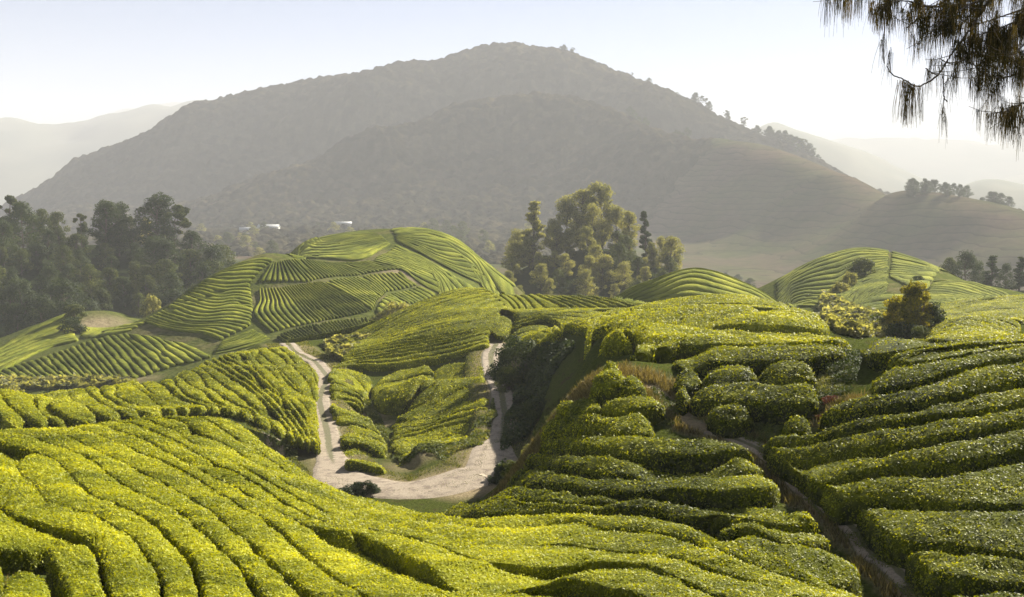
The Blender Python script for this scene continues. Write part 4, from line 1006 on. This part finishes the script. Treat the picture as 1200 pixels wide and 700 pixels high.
# the body of the left wood
for row, (Y, y_l, y_r, n) in enumerate([(455, 258, 280, 13), (430, 272, 292, 13), (408, 290, 310, 13), (385, 308, 330, 12), (365, 330, 350, 10), (348, 350, 372, 8)]):
    for i in range(n):
        px = -40 + (330 if row < 3 else 300) * (i + tr.uniform(0.1, .9)) / n
        Yi = Y + tr.uniform(-9, 9); x = ray(px, 300)[0] * Yi
        top = y_l + (y_r - y_l) * px / 280 + tr.uniform(-9, 8)
        if row == 5 and px > 130: continue
        zg = float(zt(np.array([x]), np.array([Yi]))[0]); h = np.clip(ray(px, top)[1] * Yi - zg, 9, 24)
        kd = FK[tr.integers(0, 6 if row < 2 else 7)]
        TN = {'leaf_dark': 'dark', 'leaf_mid': 'olive', 'leaf_pale': 'pale'}[kd[1]] + (' spreading' if kd[0] == 'round' else ' upright'); TR = ('topmost', 'second', 'third', 'fourth', 'fifth', 'lowest')[row]
        plant('tree', 'tree', f'{TN} tree in the {TR} tier of the dense hazy wood on the left slope', x, Yi, h, proto(*kd), gF, tr.uniform(1.0, 1.4))
gG = 'trees of the hazy central grove'  # grove crowns mostly take the pale leaf, haze brightness painted into it
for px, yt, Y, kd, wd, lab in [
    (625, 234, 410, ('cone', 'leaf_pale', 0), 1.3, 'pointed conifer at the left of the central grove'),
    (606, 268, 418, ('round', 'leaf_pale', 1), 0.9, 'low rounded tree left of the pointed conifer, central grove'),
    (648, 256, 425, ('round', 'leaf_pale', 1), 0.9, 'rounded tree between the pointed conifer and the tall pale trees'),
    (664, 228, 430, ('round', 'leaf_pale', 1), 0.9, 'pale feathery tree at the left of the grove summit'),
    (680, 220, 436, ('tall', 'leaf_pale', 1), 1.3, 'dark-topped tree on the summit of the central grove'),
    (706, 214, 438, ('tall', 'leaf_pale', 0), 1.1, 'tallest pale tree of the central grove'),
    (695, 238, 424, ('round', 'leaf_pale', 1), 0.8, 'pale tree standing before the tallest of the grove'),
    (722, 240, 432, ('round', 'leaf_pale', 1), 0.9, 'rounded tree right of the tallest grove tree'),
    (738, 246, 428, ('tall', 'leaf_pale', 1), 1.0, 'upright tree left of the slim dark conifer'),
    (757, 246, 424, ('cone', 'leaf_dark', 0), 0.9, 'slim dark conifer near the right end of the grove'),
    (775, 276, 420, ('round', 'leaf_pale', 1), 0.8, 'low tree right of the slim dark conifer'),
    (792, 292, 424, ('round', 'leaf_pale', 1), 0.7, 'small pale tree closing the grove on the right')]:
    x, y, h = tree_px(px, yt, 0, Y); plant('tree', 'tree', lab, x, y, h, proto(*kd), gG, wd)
for row, (Y, top0, n) in enumerate([(415, 265, 9), (400, 285, 9), (386, 303, 8), (372, 322, 6)]):
    for i in range(n):
        px = 592 + 205 * (i + tr.uniform(.1, .9)) / n; Yi = Y + tr.uniform(-5, 5); x = ray(px, 300)[0] * Yi
        top = top0 + tr.uniform(-8, 8) + abs(px - 690) * 0.16
        zg = float(zt(np.array([x]), np.array([Yi]))[0]); h = np.clip(ray(px, top)[1] * Yi - zg, 6, 20)
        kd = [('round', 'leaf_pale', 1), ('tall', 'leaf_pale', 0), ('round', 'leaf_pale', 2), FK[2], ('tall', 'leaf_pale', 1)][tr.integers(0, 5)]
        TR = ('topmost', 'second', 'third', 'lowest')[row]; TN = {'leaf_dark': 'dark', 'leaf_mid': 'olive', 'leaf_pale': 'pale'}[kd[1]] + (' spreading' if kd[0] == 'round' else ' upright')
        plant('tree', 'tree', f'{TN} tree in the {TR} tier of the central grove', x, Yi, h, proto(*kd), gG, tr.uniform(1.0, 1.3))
# right: dark trees by the edge, and the round-crowned wood on the ridge behind
gR1 = 'dark trees behind the low right hills'
for px, yt, Y, kd, wd, lab in [
    (1112, 300, 395, ('round', 'leaf_mid', 1), 0.9, 'leftmost low tree of the dark group behind the right hills'),
    (1133, 294, 400, ('round', 'leaf_dark', 0), 1.1, 'spreading dark tree second from the left behind the right hills'),
    (1148, 306, 405, ('round', 'leaf_dark', 2), 0.8, 'small dark tree between the two larger dark right-hand trees'),
    (1163, 298, 390, ('cone', 'leaf_dark', 0), 1.6, 'stout cone-shaped dark tree near the right edge'),
    (1180, 308, 400, ('round', 'leaf_dark', 2), 0.9, 'low dark tree between the cone-shaped tree and the picture edge'),
    (1196, 300, 385, ('cone', 'leaf_dark', 0), 1.7, 'dark conical tree at the right picture edge'),
    (1222, 298, 390, ('round', 'leaf_dark', 0), 1.1, 'dark tree cut off beyond the right picture edge')]:
    x, y, h = tree_px(px, yt, 0, Y); plant('tree', 'tree', lab, x, y, h, proto(*kd), gR1, wd)
gR2 = 'round-crowned trees on the hazy right ridge'
for i in range(34):
    px = tr.uniform(1062, 1240); Yi = tr.uniform(1130, 1210); x = ray(px, 300)[0] * Yi
    top = np.interp(px, [1060, 1085, 1110, 1135, 1160, 1180, 1195, 1250], [232, 232, 232, 230, 232, 238, 262, 280]) + tr.uniform(0, 26) * (0 if i < 20 else 1)
    zg = float(zt(np.array([x]), np.array([Yi]))[0]); h = float(np.clip(ray(px, top)[1] * Yi - zg, 12, 34))
    plant('tree', 'tree', 'round-crowned tree of the hazy wood on the right-hand ridge', x, Yi, h, proto('round', 'leaf_dark', (0, 2)[i % 2]), gR2, tr.uniform(1.1, 1.5))
# skyline trees on the mountain shoulder
gS = 'skyline trees on the mountain shoulder'
ci = np.array([(740, 90), (760,97),(820,120),(870,140),(930,160),(958,170)], float)
for i in range(56):
    px = tr.uniform(790, 962) if i < 48 else tr.uniform(640, 790)
    if i < 48 and tr.random() < 0.4: px = tr.uniform(905, 955)
    a = ray(px, 150)[0]; Ys = np.linspace(1790, 2330, 90); zz = np.array([zforest(a * y_, y_) for y_ in Ys]); k = int(np.argmax(zz / Ys)); Yi = Ys[k] - tr.uniform(0, 10)
    kd = [('tall', 'leaf_dark', 0), ('sparse', 'leaf_mid', 0), ('round', 'leaf_dark', 0), ('sparse', 'leaf_mid', 1)][tr.integers(0, 4)]
    x = a * Yi
    plant('tree', 'tree', 'small tree silhouetted along the hazy mountain shoulder', x, Yi, tr.uniform(12, 24) if i < 48 else tr.uniform(10, 15), proto(*kd), gS, 1.3, z=zforest(x, Yi) - 6)
# a line of trees on the nearer spur crest
for i in range(12):
    px = tr.uniform(735, 812); a = ray(px, 150)[0]; Ys = np.linspace(1500, 1900, 60); zz = canopy(a * Ys, Ys); Yi = Ys[int(np.argmax(zz / Ys))] - 8
    plant('tree', 'tree', 'dark tree on the crest of the nearer mountain spur', a * Yi, Yi, tr.uniform(10, 19), proto('round', 'leaf_dark', (0, 2)[i % 2]), 'trees on the nearer spur crest', 1.1, z=zforest(a * Yi, Yi) - 5)
# valley trees around the farm sheds
for i in range(30):
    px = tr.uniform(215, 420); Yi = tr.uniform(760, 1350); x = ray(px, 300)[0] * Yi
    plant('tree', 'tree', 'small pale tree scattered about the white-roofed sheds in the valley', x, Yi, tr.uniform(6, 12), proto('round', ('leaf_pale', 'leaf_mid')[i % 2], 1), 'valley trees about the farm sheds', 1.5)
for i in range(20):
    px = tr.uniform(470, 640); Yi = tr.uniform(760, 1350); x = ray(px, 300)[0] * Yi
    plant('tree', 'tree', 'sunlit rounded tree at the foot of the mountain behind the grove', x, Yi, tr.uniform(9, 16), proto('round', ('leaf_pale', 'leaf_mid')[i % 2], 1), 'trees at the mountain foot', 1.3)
for i in range(12):
    px = tr.uniform(790, 960); Yi = tr.uniform(640, 980); x = ray(px, 300)[0] * Yi
    plant('tree', 'tree', 'dull tree in the shaded valley behind the pale hill', x, Yi, tr.uniform(7, 12), proto('round', ('leaf_dark', 'leaf_mid')[i % 2], (0, 1)[i % 2]), 'trees in the shaded right valley', 1.5)

# nearer single trees and shrubs
def near_tree(px, ytop, Y, kind, mat, lab, name='tree', cat='tree', width=1.0, v=4, nleaf=6000, leaf=0.9, grp=None, h=None):
    x, y, h_ = tree_px(px, ytop, 0, Y); h = h or min(h_, 6.5)
    print('TREE', px, ytop, Y, round(h_, 1))
    return plant(name, cat, lab, x, y, h, proto(kind, mat, v, nleaf, leaf), grp, width)
near_tree(610, 404, 116, 'bush', 'leaf_dark', 'dark leafy tree overhanging the east arm of the clay track', width=0.95, nleaf=9000, leaf=0.85, h=4.6)
near_tree(596, 422, 112, 'bush', 'leaf_mid', 'sunlit low shrub leaning onto the track below the dark leafy tree', 'shrub', 'shrub', width=0.9, nleaf=7000, leaf=1.1, h=2.4)
near_tree(632, 430, 96, 'bush', 'leaf_dark', 'dark shrub on the shaded bank right of the leafy tree', 'shrub', 'shrub', width=1.1, nleaf=6000, leaf=1.2, h=1.8)
near_tree(1076, 329, 118, 'spray', 'leaf_gold', 'feathery golden-green tree rising behind the right crest', width=1.0, nleaf=12000, leaf=0.7)
near_tree(1056, 345, 121, 'spray', 'leaf_gold', 'paler feathery bush leaning left of the golden-green tree', 'shrub', 'shrub', width=1.0, nleaf=7000, leaf=0.8)
near_tree(1090, 352, 119, 'bush', 'leaf_dark', 'dark bush against the right side of the golden-green tree', 'shrub', 'shrub', width=0.9, nleaf=6000, leaf=0.9)
sh = [(1018, 371, 122, 'leaf_pale', 'grey-brown shrub at the left end of the thicket behind the crest'), (1034, 375, 118, 'leaf_pale', 'silvery shrub in the thicket left of the golden-green tree'), (1046, 366, 123, 'leaf_mid', 'mid green shrub in the thicket behind the silvery one'),
      (1062, 376, 114, 'leaf_dark', 'low dark shrub at the foot of the golden-green tree'), (1005, 381, 116, 'leaf_mid', 'low green shrub just behind the crest, far left of the thicket'), (1082, 380, 112, 'leaf_mid', 'low shrub between the golden-green tree and the brown mound')]
for px, yt, Y, mt, lab in sh: near_tree(px, yt, Y, 'bush', mt, lab, 'shrub', 'shrub', width=1.1, nleaf=5000, leaf=1.3, grp='thicket behind the right crest')
near_tree(987, 330, 262, 'bush', 'leaf_pale', 'pale shrub mass in the hollow of the domed right hill', 'shrub', 'shrub', width=1.3, nleaf=4000, leaf=1.6)
near_tree(997, 318, 270, 'bush', 'leaf_pale', 'pale upright shrub above the shrub mass on the domed right hill', 'shrub', 'shrub', width=0.8, nleaf=4000, leaf=1.6)
near_tree(1010, 302, 285, 'bush', 'leaf_mid', 'round dark shrub near the top of the domed right hill', 'shrub', 'shrub', width=1.3, nleaf=4000, leaf=1.6)
near_tree(1077, 322, 262, 'bush', 'leaf_dark', 'dark shrub where the domed hill meets the low hill', 'shrub', 'shrub', width=1.2, nleaf=3000, leaf=1.6)
near_tree(464, 352, 214, 'bush', 'leaf_pale', 'pale airy tree in the fold between the left hill and the rounded hill', width=0.8, nleaf=5000, leaf=1.3)
near_tree(450, 366, 212, 'bush', 'leaf_pale', 'pale shrub at the foot of the airy tree in the fold', 'shrub', 'shrub', width=1.2, nleaf=5000, leaf=1.5)
near_tree(395, 395, 187, 'bush', 'leaf_pale', 'round grey bush beside the track where it leaves the bowl', 'shrub', 'shrub', width=1.4, nleaf=4000, leaf=1.6)
near_tree(85, 356, 288, 'bush', 'leaf_mid', 'round tree on top of the low bare-topped hill', 'shrub', 'shrub', width=1.3, nleaf=4000, leaf=1.6)
near_tree(80, 371, 276, 'bush', 'leaf_dark', 'dark bush below the round tree on the bare-topped hill', 'shrub', 'shrub', width=1.4, nleaf=3000, leaf=1.8)
near_tree(38, 349, 330, 'bush', 'leaf_pale', 'pale spreading tree in front of the left wood', width=0.85, nleaf=4000, leaf=1.4)
near_tree(177, 345, 303, 'bush', 'leaf_pale', 'small pale tree at the saddle between the two left hills', width=0.7, nleaf=4000, leaf=1.4)
near_tree(425, 561, 77.5, 'bush', 'leaf_dark', 'dark bush at the outer bend of the clay track', 'shrub', 'shrub', width=1.3, nleaf=7000, leaf=1.3)
near_tree(408, 566, 77, 'bush', 'leaf_dark', 'low dark bush left of the bush at the track bend', 'shrub', 'shrub', width=1.8, nleaf=6000, leaf=1.6)
near_tree(980, 452, 44.5, 'bush', 'leaf_red', 'rust-red low shrub in the gully head', 'shrub', 'shrub', width=1.5, nleaf=2500, leaf=1.6, h=0.45)
near_tree(968, 460, 43.5, 'bush', 'leaf_red', 'smaller rust-red shrub left of the gully head shrub', 'shrub', 'shrub', width=1.6, nleaf=2500, leaf=1.8, h=0.3)
near_tree(988, 447, 45, 'bush', 'leaf_mid', 'pale green weed clump right of the rust-red shrub', 'shrub', 'shrub', width=1.6, nleaf=2500, leaf=1.8, h=0.35)
for px, yb, Y, mt, hh, lab in [(655, 462, 56.5, 'leaf_mid', .8, 'ragged weed clump highest on the dry spur'), (640, 486, 56, 'leaf_mid', .7, 'weed clump in the middle of the dry spur'), (622, 512, 56, 'leaf_pale', .6, 'pale weed clump low on the dry spur'), (600, 538, 56, 'leaf_mid', .7, 'weed clump at the foot of the dry spur')]:
    near_tree(px, yb, Y, 'bush', mt, lab, 'shrub', 'shrub', width=1.2, nleaf=2500, leaf=1.9, h=hh)
near_tree(8, 448, 97, 'bush', 'leaf_pale', 'bright weed clump behind the left slope at the picture edge', 'shrub', 'shrub', width=1.2, nleaf=2500, leaf=2.0)

# undergrowth on the shaded bank, the gully floor and the hill folds
def cover(name, polys, n, size, mat, lab, hgt, y0, y1, cat='undergrowth'):
    P = []
    for poly, k in polys:
        a = np.array(poly, float); mn, mx = a.min(0), a.max(0); got = 0; out = []
        while got < k:
            q = tr.uniform(mn, mx, (k * 3, 2)); ins = np.zeros(len(q), bool); j_ = len(a) - 1
            for i in range(len(a)):
                c_ = ((a[i, 1] > q[:, 1]) != (a[j_, 1] > q[:, 1])) & (q[:, 0] < (a[j_, 0] - a[i, 0]) * (q[:, 1] - a[i, 1]) / (a[j_, 1] - a[i, 1] + 1e-9) + a[i, 0]); ins ^= c_; j_ = i
            out.append(q[ins]); got += ins.sum()
        q = np.vstack(out)[:k]; c_ = cast(q[:, 0], q[:, 1], H_TEA, y0=y0, y1=y1); P.append(c_[(c_[:, 1] < y1 - 1) & (c_[:, 1] > y0 + .5)])
    P = np.vstack(P); n = len(P)
    hh = hgt * (0.5 + 0.5 * noise3(P[:, 0] * 1.1, P[:, 1] * 1.1, 0, 91)) * tr.uniform(0, 1, n) ** 0.6
    Z = zt(P[:, 0], P[:, 1]) + np.maximum(hh, 0.02)
    V, Q = leaf_quads(np.stack([P[:, 0], P[:, 1], Z], 1), np.array([[0, -.2, 0.8]]) + np.zeros((n, 3)), size * P[:, 1] / 60 * tr.uniform(.6, 1.4, n), tr, tilt=.6, aspect=.7)
    T = np.clip(.45 + .25 * noise3(P[:, 0] * .5, P[:, 1] * .5, 0, 92) + tr.normal(0, .15, n), 0, 1)
    obj(name, mesh(name, V, Q, M[mat], tint=np.repeat(T, 4)), kind='stuff', label=lab, category=cat)
cover('undergrowth', [([(608,420),(650,405),(688,412),(664,442),(642,475),(620,505),(592,545),(572,562),(585,525),(600,470)], 24000)], 0, 0.16, 'leaf_dark', 'dark undergrowth on the shaded bank above the track', 1.0, 52, 135)
cover('gully_grass', [([(800,468),(830,500),(880,520),(910,520),(905,500),(960,485),(1000,440),(1003,408),(960,425),(955,480),(890,480)], 15000), ([(765,455),(790,470),(800,500),(770,500),(745,470)], 4000)], 0, 0.09, 'grass', 'short shaded grass on the gully floor among the knoll hedges', 0.18, 38, 62, 'grass')
cover('trail_grass', [([(885,520),(905,528),(960,575),(1015,625),(1080,690),(1095,712),(1060,700),(1000,640),(960,605),(920,560),(890,535)], 9000)], 0, 0.08, 'grass', 'fresh grass tufts along the diagonal trail', 0.16, 18, 60, 'grass')
cover('gully_scrub', [([(984,404),(1004,402),(1010,425),(1004,448),(980,450),(960,430)], 5000), ([(955,470),(1000,455),(985,480),(955,485)], 2000)], 0, 0.09, 'leaf_dark', 'dark low weeds where the gully meets the crest', 0.4, 38, 75)
cover('valley_scrub', [([(965,345),(1000,362),(1040,372),(1010,392),(990,386),(960,364)], 9000), ([(960,374),(1010,378),(1062,392),(1005,397),(983,391)], 6000), ([(380,402),(440,398),(400,425),(385,420)], 3000), ([(0,446),(60,448),(150,446),(160,452),(80,456),(0,458)], 3500)], 0, 0.3, 'leaf_pale', 'pale scrub in the folds between the tea hills', 1.2, 90, 330)
cover('bowl_grass', [([(425,462),(432,470),(448,495),(456,520),(460,545),(452,548),(440,500),(424,480)], 5000), ([(455,548),(500,545),(548,528),(572,500),(578,470),(583,500),(565,530),(520,552),(470,558)], 9000), ([(335,485),(350,510),(345,545),(300,500),(282,486)], 4000)], 0, 0.14, 'grass', 'rough grass along the gully and edges of the bowl', 0.35, 70, 140, 'grass')

# farm sheds with pale sheet roofs in the valley
def shed(px, py, Y, L, W, hgt, rz, lab):
    a, b_ = ray(px, py); z = float(zt(np.array([a * Y]), np.array([Y]))[0])
    o = bpy.data.objects.new('farm_shed', None); C.collection.objects.link(o); o.location = (a * Y, Y, z); o.rotation_euler = (0, 0, rz)
    o['label'] = lab; o['category'] = 'shed'; o['group'] = 'pale-roofed farm sheds in the valley'
    l, w_ = L / 2, W / 2; g_ = W * 0.22
    V = [(-l,-w_,-1),(l,-w_,-1),(l,w_,-1),(-l,w_,-1),(-l,-w_,hgt),(l,-w_,hgt),(l,w_,hgt),(-l,w_,hgt),(-l,0,hgt+g_),(l,0,hgt+g_)]
    obj('wall', mesh('shed_wall', V, [np.array([(0,1,5,4),(2,3,7,6)]), np.array([(0,4,8),(0,8,3),(3,8,7),(1,9,5),(1,2,9),(2,6,9)])], M['wall']), o)
    e = 0.6; dz = g_ * e / w_
    V = []
    for t in (0.05, 0.25): V += [(-l-e,-w_-e,hgt-dz+t),(l+e,-w_-e,hgt-dz+t),(l+e,0,hgt+g_+t),(-l-e,0,hgt+g_+t),(l+e,w_+e,hgt-dz+t),(-l-e,w_+e,hgt-dz+t)]
    obj('roof', mesh('shed_roof', V, np.array([(6,7,8,9),(9,8,10,11),(0,3,2,1),(3,5,4,2),(0,1,7,6),(5,11,10,4),(0,6,9,3),(3,9,11,5),(1,2,8,7),(2,4,10,8)]), M['roof']), o)
    obj('door', mesh('shed_door', [(-1.6,-w_-.05,-1),(1.6,-w_-.05,-1),(1.6,-w_-.05,2.6),(-1.6,-w_-.05,2.6)], np.array([(0,1,2,3)]), M['bark']), o)
shed(291, 270, 1215, 16, 9, 3, 0.1, 'narrow pale-roofed shed at the left of the valley farm')
shed(315, 270, 1235, 20, 12, 4, -0.05, 'longest white-roofed shed of the valley farm')
shed(286, 277, 1120, 9, 6, 2.6, 0.5, 'small shed nearest the left wood, below the long roofs')
shed(402, 262, 1370, 18, 8, 3, 0.1, 'pale roof standing alone behind the far left hilltop')
shed(172, 262, 640, 8, 5, 3, 0.2, 'tiny white-roofed shed glimpsed between the trees of the left wood')
# ------------------------------------------------------------------ overhanging tree at the top right, close to the viewpoint
pr_ = np.random.default_rng(3)
root = bpy.data.objects.new('casuarina_tree', None); C.collection.objects.link(root)
tx, ty = 4.6, 8.2
tz = float(zt(np.array([tx]), np.array([ty]))[0])
root.location = (tx, ty, tz)
root['label'] = 'dark drooping needle-leaved tree overhanging the top right corner'; root['category'] = 'tree'
def lp(px, py, Y): return np.array(pt(px, py, Y)) - np.array([tx, ty, tz])
top = 9.5
trunk = [np.array([0, 0, -0.3]), np.array([0.05, 0, 1.5]), np.array([0.12, 0.05, 3.5]), np.array([0.05, 0.1, 6.0]), np.array([0.1, 0.0, top])]
tv, tq = tube([np.array(p_) for p_ in smooth_curve(trunk, 22)], 0.2, 0.06, 12)
obj('trunk', mesh('casuarina_trunk', tv, tq, M['bark'], smooth=True), root)
BR = [  # photo polyline, distance at tip and at foot, foot radius
 ([(1030,6),(1058,1),(1080,7),(1104,8),(1126,4),(1160,-8),(1240,-40),(1330,-60)], 7.4, 8.0, .022),
 ([(1036,75),(1035,50),(1037,30),(1033,12),(1030,6),(1040,-10),(1090,-40),(1200,-70),(1330,-110)], 7.4, 8.0, .012),
 ([(1040,78),(1045,87),(1058,93),(1073,101),(1085,98),(1100,87),(1109,73),(1121,56),(1136,36),(1150,15),(1170,-10),(1240,-45),(1335,-75)], 7.0, 8.0, .016),
 ([(1138,72),(1148,83),(1165,91),(1182,90),(1210,78),(1260,50),(1340,10)], 7.3, 8.1, .016),
 ([(1167,132),(1177,131),(1194,123),(1225,108),(1280,70),(1345,40)], 7.2, 8.1, .014),
 ([(1146,61),(1165,70),(1180,73),(1220,62),(1280,30),(1340,-10)], 7.6, 8.2, .014),
 ([(1062,33),(1068,28),(1075,22),(1084,12),(1098,6),(1130,-8),(1200,-40)], 7.5, 8.0, .008),
 ([(988,-2),(1010,-12),(1060,-30),(1150,-60),(1330,-150)], 7.6, 8.1, .012),
 ([(1101,69),(1112,74),(1125,72),(1133,64)], 7.1, 7.2, .005),
 ([(1085,80),(1092,86),(1100,87)], 7.0, 7.05, .004),
 ([(1105,90),(1106,105),(1107,116),(1111,119)], 7.05, 7.05, .003),
 ([(1118,20),(1140,28),(1165,22),(1200,10),(1260,-20),(1335,-40)], 7.9, 8.3, .014),
 ([(1130,50),(1150,48),(1172,50),(1200,40),(1260,10),(1338,-20)], 7.8, 8.3, .014),
 ([(1120,62),(1132,50),(1150,40),(1180,30),(1230,5),(1335,-40)], 7.3, 8.2, .010),
 ([(1150,66),(1160,52),(1178,40),(1205,25),(1260,-10),(1335,-50)], 7.7, 8.2, .010),
 ([(1100,30),(1115,18),(1140,4),(1180,-14),(1250,-50)], 7.2, 7.9, .009),
 ([(1175,60),(1185,66),(1205,50),(1250,30),(1335,0)], 7.1, 8.2, .010),
 ([(1108,38),(1124,30),(1145,10),(1165,-10),(1220,-50)], 8.1, 8.3, .009)]
nd_p, nd_l, nd_c = [], [], []
for bi, (pts_, Yt, Yf, rf) in enumerate(BR):
    n = len(pts_); P3 = [lp(px, py, Yt + (Yf - Yt) * i / (n - 1)) for i, (px, py) in enumerate(pts_)]
    if pts_[-1][0] > 1300: P3.append(np.array([0.1, 0.05, P3[-1][2] + 0.15]))
    S = smooth_curve(P3, 12 * n); S = S + pr_.normal(0, 0.002, S.shape)
    v, q = tube(S, 0.0028, rf, 6)
    b = obj('branch', mesh('casuarina_branch', v, q, M['bark'], smooth=True), root)
    # side twigs that carry the drooping needles
    L_ = np.linalg.norm(np.diff(S, axis=0), axis=1).sum(); nt_ = int(L_ * (28 if bi not in (1, 2, 8, 9, 10) else 7)); tw = []
    for _ in range(nt_):
        k = pr_.integers(0, len(S) - 1); p0 = S[k]; d = pr_.normal(0, 1, 3); d[2] = d[2] * .5 - .1; d /= np.linalg.norm(d)
        l = pr_.uniform(0.06, 0.24); p1 = p0 + d * l * .6; p2 = p1 + d * l * .4 + np.array([0, 0, .02])
        tw.append(tube([p0, p1, p2], .0022, .0012, 4))
        for m_i in range(pr_.integers(2, 5)):
            f = pr_.uniform(.3, 1); c = p0 + (p2 - p0) * f
            cnt = pr_.integers(7, 16)
            nd_p.append(c + pr_.normal(0, .010, (cnt, 3))); nd_l.append(pr_.uniform(.05, .19, cnt) * pr_.uniform(.7, 1.2)); nd_c.append(np.full(cnt, pr_.random()))
    if tw:
        v, q = join(tw); obj('twigs', mesh('casuarina_twigs', v, q, M['bark'], smooth=True), b, kind='stuff')
# the isolated brown tuft hanging from the low curved branch, and the tufts along the tip
for px, py, Yc, cnt, l in [(1058,95,7.0,34,.215),(1062,97,7.0,34,.22),(1067,99,7.0,34,.22),(1072,101,7.0,34,.21),(1077,101,7.0,20,.19),(1022,2,7.4,40,.13),(1030,6,7.4,40,.16),(1038,5,7.4,30,.12),(995,-6,7.6,40,.15),(1002,-4,7.6,30,.12),
                       (1170,132,7.2,30,.16),(1176,131,7.2,26,.12),(1190,126,7.2,30,.2),(1196,122,7.2,26,.13)]:
    nd_p.append(lp(px, py, Yc) + pr_.normal(0, 1, (cnt, 3)) * np.array([.012, .02, .006])); nd_l.append(l * pr_.uniform(.75, 1.1, cnt)); nd_c.append(np.full(cnt, .9))
P = np.vstack(nd_p); Ln = np.concatenate(nd_l); Cc = np.concatenate(nd_c); n = len(P)
dx = pr_.normal(0, 0.16, n); dy = pr_.normal(0, 0.16, n); az = pr_.uniform(0, math.pi, n); ww = 0.0013
wv = np.stack([np.cos(az), np.sin(az) * .6, 0 * az], 1) * ww
seg = 4; VV = []
for k in range(seg + 1):
    f = k / seg; c = P + np.stack([dx * Ln * f * (1 - .35 * f), dy * Ln * f * (1 - .35 * f), -Ln * f * (0.92 + .08 * f)], 1); s_ = 1 - .5 * f
    VV += [c - wv * s_, c + wv * s_]
V = np.stack(VV, 1); i0 = np.arange(n)[:, None] * (2 * (seg + 1))
Q = np.concatenate([i0 + np.array([[2 * k, 2 * k + 1, 2 * k + 3, 2 * k + 2]]) for k in range(seg)], 0)
M['needle'] = leafy('needles', (0.022, 0.022, 0.010), (0.06, 0.052, 0.022), (0.17, 0.12, 0.055), trans=0.3, patch=3)
obj('needles', mesh('casuarina_needles', V.reshape(-1, 3), Q, M['needle'], tint=np.repeat(np.clip(Cc * .8 + pr_.normal(0, .15, n), 0, 1), 2 * (seg + 1))), root, kind='stuff')
# ------------------------------------------------------------------ haze
def haze_box():
    me = bpy.data.meshes.new('haze')
    x, y0, y1, z0, z1 = 18000, -18000, 18000, FLOOR_Z - 7.5, HAZE_TOP
    V = np.array([(sx, sy, sz) for sz in (z0, z1) for sy in (y0, y1) for sx in (-x, x)], float)
    Q = np.array([(0, 2, 3, 1), (4, 5, 7, 6), (0, 1, 5, 4), (2, 6, 7, 3), (0, 4, 6, 2), (1, 3, 7, 5)])
    m = bpy.data.materials.new('haze'); m.use_nodes = True
    nt = m.node_tree; nt.nodes.remove(nt.nodes['Principled BSDF'])
    v = nt.nodes.new('ShaderNodeVolumePrincipled')
    v.inputs['Color'].default_value = (0.72, 0.735, 0.77, 1); v.inputs['Density'].default_value = HAZE_DENSITY
    v.inputs['Anisotropy'].default_value = 0.0
    nt.links.new(v.outputs[0], nt.nodes['Material Output'].inputs['Volume'])
    obj('haze', mesh('haze', V, Q, m), kind='stuff', label='pale morning haze filling the valley and veiling the mountain', category='haze')
haze_box()
